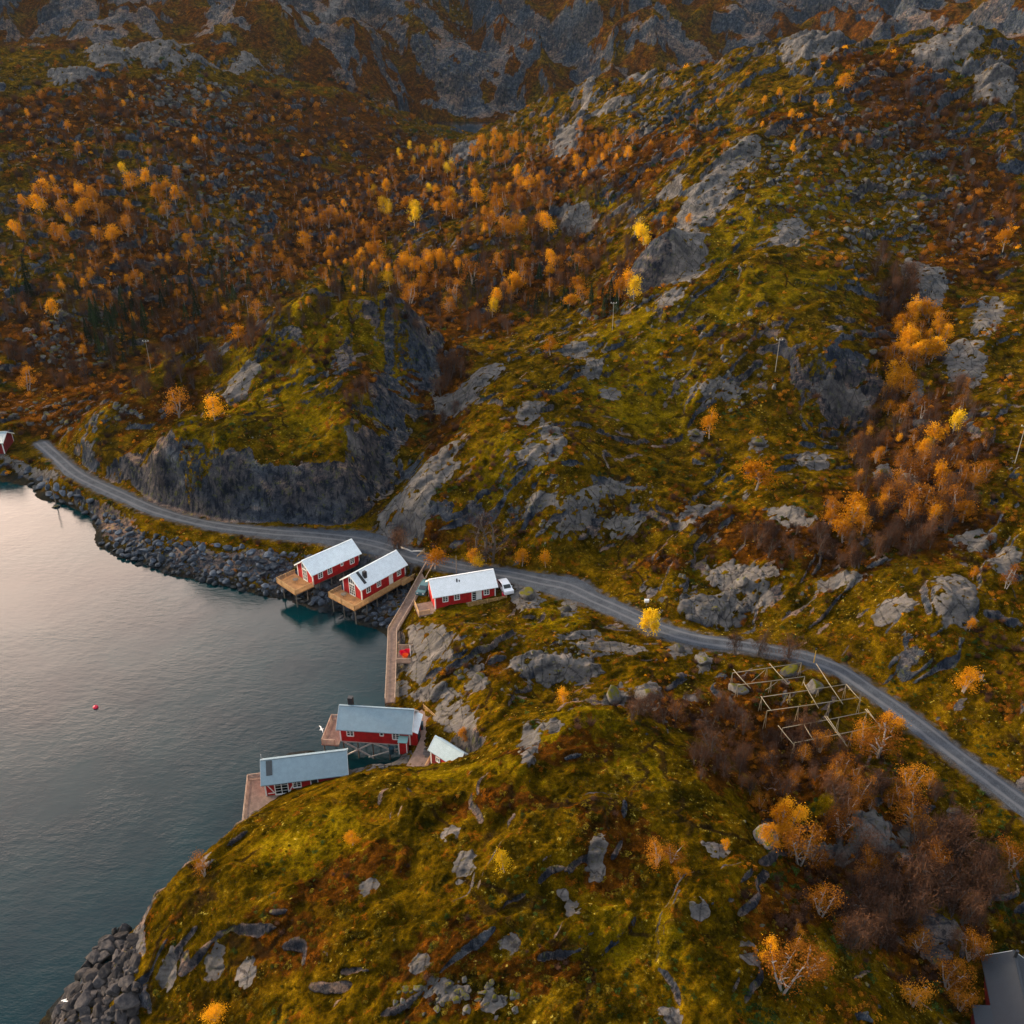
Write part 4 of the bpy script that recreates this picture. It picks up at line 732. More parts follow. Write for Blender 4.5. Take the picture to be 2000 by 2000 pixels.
# tables on the two new decks
def table(par, x, y, label):
    M = Matrix.Translation(par.location)@par.rotation_euler.to_matrix().to_4x4(); w = M@Vector((x, y, 0)); t = thing('deck_table', label, 'table', tuple(w), par.rotation_euler.z, 'tables on the new decks')
    MB().prism([(.55*math.cos(6.283*i/14), .55*math.sin(6.283*i/14)) for i in range(14)], .70, .74).build('table_top', M_PILE, t)
    for a in range(4): MB().tube([(.35*math.cos(a*1.57+.78), .35*math.sin(a*1.57+.78), 0), (.2*math.cos(a*1.57+.78), .2*math.sin(a*1.57+.78), .70)], .03, 5).build('leg', M_PILE, t)
table(CAB1, -1.7, 3.1, 'round wooden table on the deck of the stilt cabin without a ramp'); table(CAB2, -1.5, 3.2, 'round wooden table on the seaward deck of the cabin with the ramp')
# ---------------------------------------------------------------- poles
M_POLE = board_mat('pale_pole_timber', (.30, .27, .23), .2, 3); M_YEL = mat('yellow_marker_paint', (.62, .36, .06), .7)
def pole(u, v, h, label, arm=True, m=None, name='utility_pole', cat='pole', grp='timber line poles', z=None, r=.08):
    q = hit(u, v)[0] if z is None else at_z(u, v, z); t = thing(name, label, cat, (q[0], q[1], q[2]-.3), 0, grp); m = m or M_POLE
    MB().tube([(0, 0, 0), (0, 0, h+.3)], [r, r*.7], 8).build('shaft', m, t)
    if arm:
        MB().bar((-.75, 0, h), (.75, 0, h), .10, .12).build('cross_arm', m, t)
        for x in (-.65, 0, .65): MB().tube([(x, 0, h+.06), (x, 0, h+.28)], .06, 6).build('insulator', M_WHITE, t)
    return t
pole(1514, 726, 7.5, 'tall pale pole standing alone in the middle of the right hillside')
pole(1196, 645, 7.0, 'pale pole on the bare shoulder below the two bright yellow birches')
pole(486, 622, 7.5, 'pale pole on the ridge left of the domed knoll, in front of orange trees')
pole(295, 722, 7.5, 'pale pole at the lower end of the knoll ridge, in front of dark spruces')
pole(892, 590, 5.5, 'thin pale pole on the mossy boulder mound behind the knoll')
pole(1982, 905, 7.5, 'tall leaning looking pole at the right edge of the scrubby slope')
pole(892, 1128, 4.6, 'dark pole between the road and the bright roofed cabin', False, M_PILE, z=6)
t = pole(1589, 1296, 2.6, 'yellow marker post with dark cap at the bend of the road above the drying racks', False, M_YEL, 'marker_post', 'post', None, r=.09); MB().tube([(0, 0, 2.8), (0, 0, 3.1)], .13, 8).build('cap', M_BLACK, t)
q = at_z(112, 991, 0); t = thing('channel_marker', 'slender dark stake rising from a small rock in the calm water', 'stake', tuple(q)); MB().tube([(0, 0, -.3), (-.15, .05, 5.2)], [.13, .08], 6).build('shaft', M_PILE, t)
q = at_z(187, 1382, 0); t = thing('mooring_buoy', 'small red buoy floating alone on the open water', 'buoy', tuple(q)); b = MB(); b.tube([(0, 0, -.25), (0, 0, -.1), (0, 0, .15), (0, 0, .35), (0, 0, .45)], [.15, .36, .40, .24, .06], 12); b.build('float', M_PINK, t, True); MB().tube([(0, 0, .44), (0, 0, .62)], .035, 6).build('ring', M_BLACK, t)
# gull
M_GULL = mat('gull_white', (.85, .85, .84), .8); q = at_z(628, 1425, 2.5); b = MB(); b.tube([(-.34, 0, .02), (-.2, 0, 0), (0, 0, 0), (.18, 0, .04), (.28, 0, .09), (.36, 0, .07)], [.02, .07, .11, .07, .055, .01], 8)
for s in (-1, 1): b.add([(-.12, s*.06, .04), (.12, s*.06, .05), (.10, s*.42, .20), (-.05, s*.42, .19), (-.10, s*.85, .10), (-.02, s*.85, .11), (-.12, s*.06, .02), (.12, s*.06, .03), (.10, s*.42, .18), (-.05, s*.42, .17), (-.10, s*.85, .09), (-.02, s*.85, .095)], [(0,1,2,3),(3,2,5,4),(6,9,8,7),(9,10,11,8),(1,7,8,2),(0,3,9,6),(2,8,11,5),(3,4,10,9),(4,5,11,10)])
o = b.build('gull', M_GULL, None, True); o.location = q; o.rotation_euler = (0, .1, .5); tag(o, 'white gull gliding over the water beside the braced cabin', 'bird')
# roadside logs, mailbox, flotsam, blue drum
M_LOG = mat('bleached_log', (.55, .50, .44), .9)
for k, (a, b_, l) in enumerate([((783,1069),(806,1078),'bleached log lying at the road edge under the big slab, left piece'), ((806,1077),(827,1077),'bleached log lying at the road edge under the big slab, right piece')]):
    A = at_z(*a, 5.6); B = at_z(*b_, 5.6); A[2] = H_at(A[0], A[1])+.2; B[2] = H_at(B[0], B[1])+.2; o = MB().tube([A, (A+B)/2+np.array([0, 0, .05]), B], [.2, .18, .14], 8).build('driftwood_log', M_LOG, None, True); tag(o, l, 'log', 'pale logs by the road')
q = hit(1262, 1186)[0]; t = thing('mailbox', 'white mailbox on a post at the upper road edge, just above the round yellow birch', 'mailbox', (q[0], q[1], q[2])); MB().tube([(0, 0, -.2), (0, 0, 1.1)], .05, 6).build('post', M_PILE, t); b = MB(); b.box(-.35, -.25, 1.1, .35, .25, 1.5); b.add([(-.38,-.28,1.5),(.38,-.28,1.5),(.38,.28,1.5),(-.38,.28,1.5),(-.38,0,1.65),(.38,0,1.65)], [(0,1,5,4),(3,4,5,2),(0,4,3),(1,2,5)]); b.build('box', M_WHITE, t)
q = at_z(1905, 1868, 8); gz = float(H_at(q[0], q[1])); b = MB(); b.tube([(0, 0, 0), (0, 0, .3), (0, 0, .32), (0, 0, .6), (0, 0, .62), (0, 0, .9)], [.3, .3, .32, .3, .32, .3], 12); o = b.build('drum', mat('blue_plastic', (.02, .14, .30), .4), None); o.location = (q[0], q[1], gz); tag(o, 'blue drum half hidden in scrub near the dark roofed house', 'drum')
q = at_z(132, 1962, 2.2); b = MB(); b.add([(-.9,-.2,0),(.7,-.3,0),(.9,.2,.05),(-.6,.4,0),(-.7,-.1,.35),(.5,-.15,.42),(.6,.15,.4),(-.5,.25,.3)], [(0,3,2,1),(4,5,6,7),(0,1,5,4),(1,2,6,5),(2,3,7,6),(3,0,4,7)]); b.bar((-1.1, .3, .1), (.2, .5, .5), .12, .12); o = b.build('stranded_float', M_GULL, None); o.scale = (.6, .6, .6); o.location = (q[0], q[1], max(2.0, float(H_at(q[0], q[1])))); tag(o, 'white stranded float wedged on the boulder point', 'float')
# ---------------------------------------------------------------- fish drying racks
M_RACK = board_mat('silver_rack_pole', (.24, .20, .14), .2, 3)
def pxr(a): return (1350+a[0]/2.972, 1200+a[1]/2.972)
def rack(label, rails, cross, zr, extra=()):
    a0 = at_z(*pxr(rails[0][0]), zr); t = thing('fish_drying_rack', label, 'drying rack', tuple(a0), 0, 'fish drying racks above the road bend'); used = []
    def beam(a, b, dz, r, nm):
        A = at_z(*pxr(a), zr+dz)-a0; B = at_z(*pxr(b), zr+dz)-a0; m_ = (A+B)/2+np.array([0, 0, -.06]); MB().tube([A, m_, B], r, 6).build(nm, M_RACK, t, True); return A, B
    for a, b in rails:
        A, B = beam(a, b, 0, .06, 'rail'); n = max(2, int(np.linalg.norm(B-A)/3.6)+1)
        for k in range(n):
            P = A+(B-A)*k/(n-1); g = float(H_at(P[0]+a0[0], P[1]+a0[1]))-a0[2]-.2
            if g > P[2]-.4: continue
            for s in (-.22, .22): MB().tube([(P[0]+s, P[1]+s*.4, g), (P[0], P[1], P[2])], .04, 5).build('post', M_RACK, t)
    for a, b in cross: beam(a, b, .12, .06, 'cross_pole')
    for a, b in extra: beam(a, b, -.5, .045, 'strut')
rack('larger grey pole drying rack on stony grass just below the road bend', [((240,340),(640,280)), ((270,410),(660,360)), ((410,480),(900,405)), ((440,560),(985,480))], [((245,320),(345,430)), ((405,475),(465,560)), ((455,285),(560,400)), ((650,390),(740,545)), ((725,285),(880,520)), ((900,405),(985,500))], 12.6, [((350,390),(430,320)), ((430,440),(500,390))])
rack('smaller grey pole drying rack with doubled cross poles above the rusty birches', [((530,660),(1020,565)), ((600,745),(1100,645))], [((505,645),(600,760)), ((655,640),(710,730)), ((775,590),(905,765)), ((787,590),(893,740)), ((1010,550),(1125,670)), ((1020,548),(1110,668))], 12.0)
# ---------------------------------------------------------------- boulders
def boulder_mesh(seed, flat=.7, sub=3, mt=None):
    rg = np.random.default_rng(seed); bm = bmesh.new(); bmesh.ops.create_icosphere(bm, subdivisions=sub, radius=1)
    P = np.array([v.co[:] for v in bm.verts]); pl = rg.normal(size=(13, 3)); pl /= np.linalg.norm(pl, axis=1)[:, None]; off = rg.uniform(.42, .85, 13)
    for n, o in zip(pl, off): d = P@n-o; P -= np.where(d > 0, d, 0)[:, None]*n*.93
    P += (fbm(P[:, 0]*2+seed, P[:, 1]*2+P[:, 2]*1.7, 3, seed % 50)*.07)[:, None]*P; P *= np.array([rg.uniform(.9, 1.25), rg.uniform(.75, 1), rg.uniform(.55, .8)*flat/.7])
    for v, p in zip(bm.verts, P): v.co = p
    me = bpy.data.meshes.new('boulder'); bm.to_mesh(me); bm.free(); me.polygons.foreach_set('use_smooth', [sub > 2]*len(me.polygons)); me.materials.append(mt); return me
def rock_mat(name, stops, mossy=False, wetline=False):
    m = mat(name, rough=.95, spec=.05); t = NT(m); n = t.noise(1.6, 6, .7); oi = nd(m.node_tree, 'ShaderNodeObjectInfo')
    c = t.ramp(n, stops); c = t.mix(1., c, t.ramp(oi.outputs['Random'], [(0, .62), (.5, 1.0), (1, 1.5)]), 'MULTIPLY')
    g = nd(m.node_tree, 'ShaderNodeNewGeometry'); s = nd(m.node_tree, 'ShaderNodeSeparateXYZ'); t.l(g.outputs['Normal'], s.inputs[0])
    if mossy:
        f = t.mr(t.math('ADD', s.outputs[2], t.math('MULTIPLY', t.math('SUBTRACT', n, .5), 2.2)), .75, .98); c = t.mix(f, c, (.085, .078, .010))
    if wetline:
        s2 = nd(m.node_tree, 'ShaderNodeSeparateXYZ'); t.l(g.outputs['Position'], s2.inputs[0]); c = t.mix(t.mr(t.math('ADD', s2.outputs[2], t.math('MULTIPLY', n, .8)), .8, 1.5, .8, 0), c, (.012, .014, .014))
    t.l(c, t.b.inputs['Base Color']); t.l(t.bump(t.noise(4, 6, .75), .12, .9), t.b.inputs['Normal']); return m
M_RIP = rock_mat('embankment_stone', [(.3, (.022, .028, .038)), (.5, (.05, .06, .078)), (.7, (.105, .12, .14))], wetline=True)
M_BLD = rock_mat('lichened_stone', [(.3, (.035, .034, .036)), (.5, (.085, .078, .074)), (.7, (.17, .15, .135))], mossy=True)
M_OUT = rock_mat('outcrop_stone', [(.3, (.020, .020, .024)), (.5, (.05, .045, .045)), (.7, (.10, .085, .075))], wetline=True)
RIPM = [boulder_mesh(i+1, mt=M_RIP, sub=2) for i in range(7)]; BLDM = [boulder_mesh(i+40, mt=M_BLD) for i in range(6)]; OUTM = [boulder_mesh(i+70, mt=M_OUT, flat=.8) for i in range(6)]
for m_ in OUTM: m_.polygons.foreach_set('use_smooth', [False]*len(m_.polygons))
def put(name, me, loc, s, label, cat, grp, rg, zs=1.):
    o = bpy.data.objects.new(name, me); COL.objects.link(o); o.location = loc; o.scale = (s*rg.uniform(.85, 1.2), s*rg.uniform(.85, 1.2), s*rg.uniform(.8, 1.15)*zs); o.rotation_euler = (rg.uniform(-.4, .4), rg.uniform(-.4, .4), rg.uniform(0, 6.28)); return tag(o, label, cat, grp)
rg = np.random.default_rng(21)
def in_poly(x, y, P):
    c = False; n = len(P)
    for i in range(n):
        (x1, y1), (x2, y2) = P[i], P[(i+1) % n]
        if (y1 > y) != (y2 > y) and x < (x2-x1)*(y-y1)/(y2-y1)+x1: c = not c
    return c
RIP = [(186,1020),(205,1000),(260,1030),(330,1050),(420,1064),(520,1074),(600,1086),(650,1110),(640,1150),(700,1140),(760,1150),(800,1150),(790,1185),(755,1225),(700,1215),(640,1200),(560,1165),(480,1158),(400,1140),(320,1118),(250,1095),(190,1072),(200,1045)]
def scat_px(P, n, dmin=0):
    us = [p[0] for p in P]; vs = [p[1] for p in P]; out = []
    while len(out) < n:
        u = rg.uniform(min(us), max(us)); v = rg.uniform(min(vs), max(vs))
        if in_poly(u, v, P) and all((u-a)**2+(v-b)**2 > dmin**2 for a, b in out[-400:]): out.append((u, v))
    return np.array(out)
pp = scat_px(RIP, 235, 8.5); hp = hit(pp[:, 0], pp[:, 1])
for i, q in enumerate(hp):
    s = rg.uniform(.5, 1.05)*(1.25 if rg.random() < .15 else 1); w_ = 'beside the boardwalk and under the stilt cabins' if pp[i, 0] > 600 else 'in the embankment between road and water'
    put('embankment_boulder', RIPM[i % 7], (q[0], q[1], H_at(q[0], q[1])+s*.15), s, 'angular blue grey boulder '+w_, 'boulder', 'embankment boulders '+('under the cabins' if pp[i, 0] > 600 else 'below the road'), rg)
FAR_SH = [(0,905),(60,915),(120,945),(190,985),(200,1020),(160,1000),(110,975),(50,942),(0,930)]
pp = scat_px(FAR_SH, 26, 11); hp = hit(pp[:, 0], pp[:, 1])
for i, q in enumerate(hp):
    s = rg.uniform(.7, 1.5); put('shore_boulder', RIPM[i % 7], (q[0], q[1], H_at(q[0], q[1])+s*.1), s, 'dark boulder along the far left shore', 'boulder', 'boulders on the far left shore', rg, .7)
OUTP = [(235,1800),(262,1830),(270,1900),(262,1960),(270,2010),(105,2010),(120,1960),(160,1905),(190,1860)]
pp = scat_px(OUTP, 55, 15); hp = hit(pp[:, 0], pp[:, 1])
for i, q in enumerate(hp):
    s = rg.uniform(.5, 1.35); put('point_boulder', OUTM[i % 6], (q[0], q[1], max(float(H_at(q[0], q[1])), .3)-.1*s+.2), s, 'brown grey boulder heaped on the point at the foot of the near headland', 'boulder', 'boulders of the point', rg, 1.05)
LBL = [ # u, v, size m, label
 (1030,1166,2.1,'blocky reddish boulder at the road edge right of the white car'),(1106,1192,1.2,'squat boulder between the road and the blocky reddish one'),(1373,1292,1.6,'upright boulder right of the round yellow birch, below the road'),
 (1726,930,1.7,'grey domed boulder in orange grass, left of a matching pair'),(1772,936,1.7,'mossy topped boulder, right of the grey domed one'),(1479,868,1.7,'rounded boulder with yellow lichen cap alone on the right slope'),(1358,850,1.4,'small pale boulder left of the lichen capped one'),
 (1448,1140,1.8,'grey boulder on the bank above the road bend'),(1262,1362,2.0,'domed grey boulder beside the near hill, right of its twin'),(1200,1362,1.7,'bluish split boulder beside the near hill'),(935,1325,1.3,'pale leaning boulder in autumn leaves near the water'),(1325,1270,1.2,'grey boulder just below the road near the drying racks'),
 (1500,1645,2.4,'pale lichened boulder among rusty bushes in the foreground hollow'),(1862,1588,1.0,'small grey boulder in the brown scrub below the road'),(1440,1350,1.6,'cracked grey boulder under the left end of the drying racks'),(1540,1315,1.5,'grey boulder inside the larger drying rack'),(1590,1345,1.8,'dark boulder inside the larger drying rack'),
 (1705,690,1.2,'pinkish boulder on the slope right of the orange gully'),(1600,96,6,'great bare dome stone on the skyline'),(880,600,3.2,'mossy boulder mound topped by a thin pole'),(110,990,.8,'small flat rock awash at the foot of the stake')]
for i, (u, v, s, l) in enumerate(LBL):
    if s == 6: continue
    q = hit(u, v)[0] if i != len(LBL)-1 else at_z(u, v, 0.0); put('boulder', BLDM[i % 6], (q[0], q[1], q[2]+s*.12), s, l, 'boulder', None, rg, 1.0 if s > .9 else .45)
# ================================================================ trees and scrub
def leaf_mat(name, stops, rnd=(.75, 1.25), trans=.25):
    m = mat(name, rough=1., spec=0.); t = NT(m); oi = nd(m.node_tree, 'ShaderNodeObjectInfo'); n = t.noise(1.1, 3, .6)
    f = t.math('ADD', t.math('MULTIPLY', n, .75), t.math('MULTIPLY', oi.outputs['Random'], .35)); c = t.ramp(f, stops)
    c = t.mix(1., c, t.ramp(oi.outputs['Random'], [(0, rnd[0]), (1, rnd[1])]), 'MULTIPLY'); t.l(c, t.b.inputs['Base Color']); t.b.inputs['Transmission Weight'].default_value = 0
    if trans:
        tr = nd(m.node_tree, 'ShaderNodeBsdfTranslucent'); t.l(c, tr.inputs[0]); ms = nd(m.node_tree, 'ShaderNodeMixShader'); ms.inputs[0].default_value = trans
        out = [x for x in m.node_tree.nodes if x.type == 'OUTPUT_MATERIAL'][0]; t.l(t.b.outputs[0], ms.inputs[1]); t.l(tr.outputs[0], ms.inputs[2]); t.l(ms.outputs[0], out.inputs[0])
    return m
L_G = leaf_mat('golden_leaves', [(.25, (.34, .105, .005)), (.5, (.52, .20, .008)), (.8, (.72, .35, .012))])
L_Y = leaf_mat('yellow_leaves', [(.25, (.55, .30, .008)), (.8, (.82, .55, .02))])
L_R = leaf_mat('rusty_leaves', [(.25, (.11, .036, .008)), (.5, (.24, .082, .010)), (.8, (.44, .18, .012))])
L_B = leaf_mat('bare_twigs', [(.25, (.040, .022, .016)), (.55, (.078, .040, .026)), (.8, (.13, .058, .026))], (.6, 1.3), 0)
L_S = leaf_mat('spruce_needles', [(.25, (.008, .016, .008)), (.6, (.018, .034, .014)), (.85, (.035, .055, .018))], (.6, 1.3), 0)
L_J = leaf_mat('juniper_green', [(.25, (.012, .028, .008)), (.6, (.03, .055, .012)), (.85, (.06, .085, .015))], (.6, 1.4), 0)
L_O = leaf_mat('olive_tufts', [(.25, (.034, .026, .004)), (.6, (.095, .064, .006)), (.85, (.19, .13, .013))], (.5, 1.5), 0)
M_BARK = mat('birch_bark', (.27, .235, .21), .8); M_DBARK = mat('dark_bark', (.07, .055, .045), .9)
def quads(C, S, N=None, rg=None, el=1.0):
    n = len(C); a = rg.normal(size=(n, 3)); a /= np.linalg.norm(a, axis=1)[:, None]; b = rg.normal(size=(n, 3)); b -= (a*b).sum(1)[:, None]*a; b /= np.linalg.norm(b, axis=1)[:, None]
    a = a*S[:, None]; b = b*S[:, None]*el
    return np.stack([C-a-b*.6, C+a-b*.5, C+a*.7+b, C-a*.8+b*.9], 1).reshape(-1, 3)
def mesh_q(name, V, m):
    me = bpy.data.meshes.new(name); n = len(V)//4; me.vertices.add(len(V)); me.vertices.foreach_set('co', V.astype(np.float32).ravel()); me.loops.add(n*4); me.loops.foreach_set('vertex_index', np.arange(n*4, dtype=np.int32)); me.polygons.add(n); me.polygons.foreach_set('loop_start', np.arange(0, n*4, 4, dtype=np.int32)); me.update(calc_edges=True); me.materials.append(m); return me
def limbs(rg, h, n, spread, m, multi=1):
    b = MB(); tips = []
    for s in range(multi):
        ox = rg.normal(0, .12*(multi > 1), 2); lean = rg.normal(0, .07+.05*(multi > 1), 2)*h
        top = np.array([ox[0]+lean[0], ox[1]+lean[1], h*.9]); base = np.array([ox[0], ox[1], -.25]); mid = (base+top)/2+np.r_[rg.normal(0, .04*h, 2), 0]
        b.tube([base, mid, top], [.035*h*.5+.02, .012*h+.015, .01], 5, cap=False)
        for k in range(n//multi):
            z = rg.uniform(.14, .88); p = (base*(1-z)**2+2*mid*z*(1-z)+top*z*z); a = rg.uniform(0, 6.283); r = spread*h*(1.05-z*.8)*rg.uniform(.6, 1.05); q = p+np.array([math.cos(a)*r, math.sin(a)*r, r*rg.uniform(.5, 1.1)])
            b.tube([p, (p+q)/2+np.array([0, 0, .04*h]), q], [.012*h, .007*h, .004], 4, cap=False); tips.append(q)
        tips.append(top)
    return b, np.array(tips)
def mb_mesh(b, name, m):
    me = bpy.data.meshes.new(name); me.from_pydata(b.v, [], b.f); me.materials.append(m); return me
def birch(seed, lm, dens=1500, h=5.5, spread=.27, multi=1, leaf=.088):
    rg = np.random.default_rng(seed); b, tips = limbs(rg, h, 13, spread, M_BARK, multi); k = len(tips)
    w = rg.uniform(.4, 1.4, k); w /= w.sum(); idx = rg.choice(k, dens, p=w); rad = rg.uniform(.45, .95, k)*h*.115
    C = tips[idx]+rg.normal(size=(dens, 3))*rad[idx][:, None]*np.array([1, 1, .85]); C[:, 2] = np.clip(C[:, 2], h*.08, None)
    return mesh_q('crown', quads(C, rg.uniform(.55, 1.3, dens)*leaf, None, rg), lm), mb_mesh(b, 'trunk', M_BARK)
def bare(seed, h=4.2, n=620, multi=3):
    rg = np.random.default_rng(seed); b, tips = limbs(rg, h, 16, .26, M_DBARK, multi); k = len(tips); idx = rg.integers(0, k, n)
    C = tips[idx]+rg.normal(size=(n, 3))*h*.10-np.array([0, 0, h*.03]); d = rg.normal(size=(n, 3))*.5+np.array([0, 0, .8]); d /= np.linalg.norm(d, axis=1)[:, None]; L = rg.uniform(.18, .42, n)[:, None]; s = np.cross(d, rg.normal(size=(n, 3))); s = s/np.linalg.norm(s, axis=1)[:, None]*.016
    V = np.stack([C-d*L-s, C-d*L+s, C+d*L+s*.3, C+d*L-s*.3], 1).reshape(-1, 3); V2 = quads(C[:n//4]+rg.normal(size=(n//4, 3))*.1, rg.uniform(.03, .07, n//4), None, rg)
    return mesh_q('crown', np.vstack([V, V2]), L_B), mb_mesh(b, 'trunk', M_DBARK)
def spruce(seed, h=7):
    rg = np.random.default_rng(seed); n = 700; z = rg.uniform(.04, 1, n)**.8; lay = np.sin(z*60)*.12; r = (1-z)*h*.17*(1+lay)*rg.uniform(.35, 1.05, n)**.6; a = rg.uniform(0, 6.283, n)
    C = np.stack([np.cos(a)*r, np.sin(a)*r, z*h-r*.35+.25], 1); b = MB(); b.tube([(0, 0, -.3), (0, 0, h*.95)], [.11, .02], 5, cap=False)
    return mesh_q('crown', quads(C, rg.uniform(.09, .2, n)*(1.15-.6*z), None, rg, .7), L_S), mb_mesh(b, 'trunk', M_DBARK)
def mound(seed, lm, w=1., h=.7, n=150, s=.10):
    rg = np.random.default_rng(seed); u = rg.normal(size=(n, 3)); u /= np.linalg.norm(u, axis=1)[:, None]; u[:, 2] = np.abs(u[:, 2]); lob = 1+.25*np.sin(3*np.arctan2(u[:, 1], u[:, 0])+seed); rr_ = rg.uniform(.55, 1, n)*lob
    return mesh_q('shrub', quads(u*rr_[:, None]*np.array([w, w, h])-np.array([0, 0, .06]), rg.uniform(.6, 1.3, n)*s, None, rg), lm)
def twig(seed, lm, n=170, h=1.0):
    rg = np.random.default_rng(seed); a = rg.uniform(0, 6.283, n); t = rg.uniform(.05, .95, n); B = np.stack([np.cos(a)*.2*t, np.sin(a)*.2*t, 0*t], 1); d = np.stack([np.cos(a)*t*.8, np.sin(a)*t*.8, np.full(n, 1.)], 1)+rg.normal(size=(n, 3))*.15; L = rg.uniform(.5, 1.05, n)[:, None]*h
    s = np.cross(d, rg.normal(size=(n, 3))); s = s/np.linalg.norm(s, axis=1)[:, None]*.02; P = B+d*L; V = np.stack([B+d*L*.2-s, B+d*L*.2+s, P+s*.4, P-s*.4], 1).reshape(-1, 3); V2 = quads(P+rg.normal(size=(n, 3))*.08, rg.uniform(.03, .08, n), None, rg)
    return mesh_q('shrub', np.vstack([V, V2]), lm)
PROTO = {'G': [birch(i, L_G, spread=.25) for i in range(5)], 'Y': [birch(20+i, L_Y, 1500, spread=.22) for i in range(3)], 'R': [birch(30+i, L_R, 1100, multi=2, leaf=.08) for i in range(4)], 'B': [bare(50+i) for i in range(4)], 'S': [spruce(70+i) for i in range(3)],
         'T': [bare(60+i, 6.5, 260, 1) for i in range(2)], 'O': [birch(90, L_Y, 3200, 4.2, .40, 2, .085)], 'g': [birch(91+i, L_G, 2600, 5.5, .25, 2+i, .068) for i in range(2)], 'r': [birch(95+i, L_R, 1900, 5.5, .25, 2+i, .06) for i in range(2)]}; PH_ = None
PH = {'G': 5.5, 'Y': 5.5, 'R': 5.5, 'B': 4.4, 'S': 7., 'T': 6.5, 'O': 4.6, 'g': 5.5, 'r': 5.5}
KL = {'G': ('birch_tree', 'golden orange birch', 'birch'), 'Y': ('birch_tree', 'bright yellow birch', 'birch'), 'R': ('birch_tree', 'rusty brown birch', 'birch'), 'B': ('bare_birch', 'leafless purplish brown birch', 'bare birch'), 'S': ('spruce_tree', 'dark green spruce', 'spruce'), 'T': ('bare_birch', 'tall leafless birch with pale trunk', 'bare birch'), 'O': ('birch_tree', 'round bright yellow birch', 'birch')}
EXP = [ # u, v(base), height px, kind, label
 (1267,1243,58,'O','round bright yellow birch standing alone on the lower edge of the road'),(1476,957,60,'G','broad golden birch alone on the green slope above the pale bluffs'),(1385,857,56,'G','golden birch below the dark cracked ledge on the right slope'),(1958,492,46,'G','orange gold birch alone near the right edge above the gully'),
 (1646,180,30,'G','wide low orange birch on the slope under the skyline domes'),(1208,592,48,'G','golden birch in the bright trio above the shoulder, leftmost'),(1226,572,42,'G','golden birch in the bright trio above the shoulder, farthest back'),(1238,586,44,'Y','golden birch in the bright trio above the shoulder, rightmost'),
 (961,620,36,'Y','bright yellow birch just right of the mossy mound with the pole'),(1075,694,36,'G','orange birch below the shoulder at the end of the dark spruces'),(762,568,36,'Y','slim yellow birch rising behind the top of the domed knoll'),(243,346,26,'Y','rounded yellow birch alone on the upper left slope'),
 (350,815,54,'R','tall rusty orange birch in the hollow left of the knoll, left one'),(420,822,46,'G','orange birch in the hollow left of the knoll, right one'),(467,667,30,'G','orange birch on the ridge below the pale pole'),(56,762,40,'R','rusty birch alone above the far end of the road'),
 (1880,1350,42,'G','golden yellow birch alone on the slope right of the road bend'),(1740,1430,34,'G','orange birch squeezed between the road and the smaller drying rack'),(985,1705,32,'Y','small bright yellow birch on the near headland'),(400,1712,36,'R','pinkish rust birch leaning over the sea edge of the near headland'),
 (1530,1935,52,'R','large orange birch clump at the bottom edge right of centre'),(1500,1885,38,'G','rusty birch just above the large orange clump'),(1530,1640,32,'G','orange birch behind the pale lichened boulder'),(1500,1655,34,'G','small golden birch left of the pale lichened boulder'),(1640,1632,44,'R','rusty birch between the two big grey rocks in the hollow'),(1970,1700,50,'R','rusty birch near the right edge in the dark wood'),(1780,1965,38,'R','orange birch above the annex of the dark roofed house'),
 (1282,1690,40,'R','thin orange birch among heather on the near headland, left one'),(1312,1684,36,'R','thin orange birch among heather on the near headland, right one'),(1715,1480,60,'R','rusty orange birch right below the smaller drying rack'),(1680,1460,46,'R','rusty birch under the front rail of the smaller drying rack'),(1600,1470,40,'R','faded rusty birch under the left half of the smaller rack'),
 (850,1112,40,'G','orange birch at the road just above the ramp'),(925,1104,32,'G','golden birch under the tall leafless trunks beside the road'),(938,1108,26,'Y','small golden bush birch at the road verge beside the tall leafless trunks'),(1020,1106,34,'G','golden birch against the dark road cutting, left one'),(1066,1108,34,'G','golden birch against the dark road cutting, right one'),
 (932,1092,96,'T','tall leafless birch at the foot of the great slab, left of three'),(948,1096,100,'T','tall leafless birch at the foot of the great slab, middle of three'),(962,1098,84,'T','tall leafless birch at the foot of the great slab, right of three'),(768,1072,46,'B','leafless birch on the verge below the great slab, left one'),(780,1074,44,'B','leafless birch on the verge below the great slab, right one'),
 (1435,1278,46,'B','leafless birch at the lower road verge, left of a pair'),(1478,1280,50,'B','leafless birch at the lower road verge, middle'),(1540,1284,54,'B','leafless birch at the lower road verge beside the yellow marker post'),(1860,848,44,'Y','slim yellow birch on the right brown slope'),(1815,884,28,'Y','small yellow birch below the slim yellow one'),(1712,898,26,'G','small orange birch above the two domed boulders'),(1880,1020,38,'G','orange birch right of the tall brown trunks on the right slope'),(1635,1048,40,'G','golden orange birch between the crag and the bluff, left one'),(1682,1044,40,'R','orange rust birch between the crag and the bluff, right one'),
 (690,1652,22,'G','tiny orange birch on the dark seaward side of the headland'),(424,1990,22,'G','tiny golden birch at the bottom edge above the point boulders'),(1415,1660,20,'G','tiny orange birch beside the pale headland rock'),(1100,1372,22,'G','orange shrub birch behind the crest of the near headland'),(905,1450,26,'G','orange birch behind the storage shed'),(1330,1720,20,'G','tiny golden birch low on the near headland')]
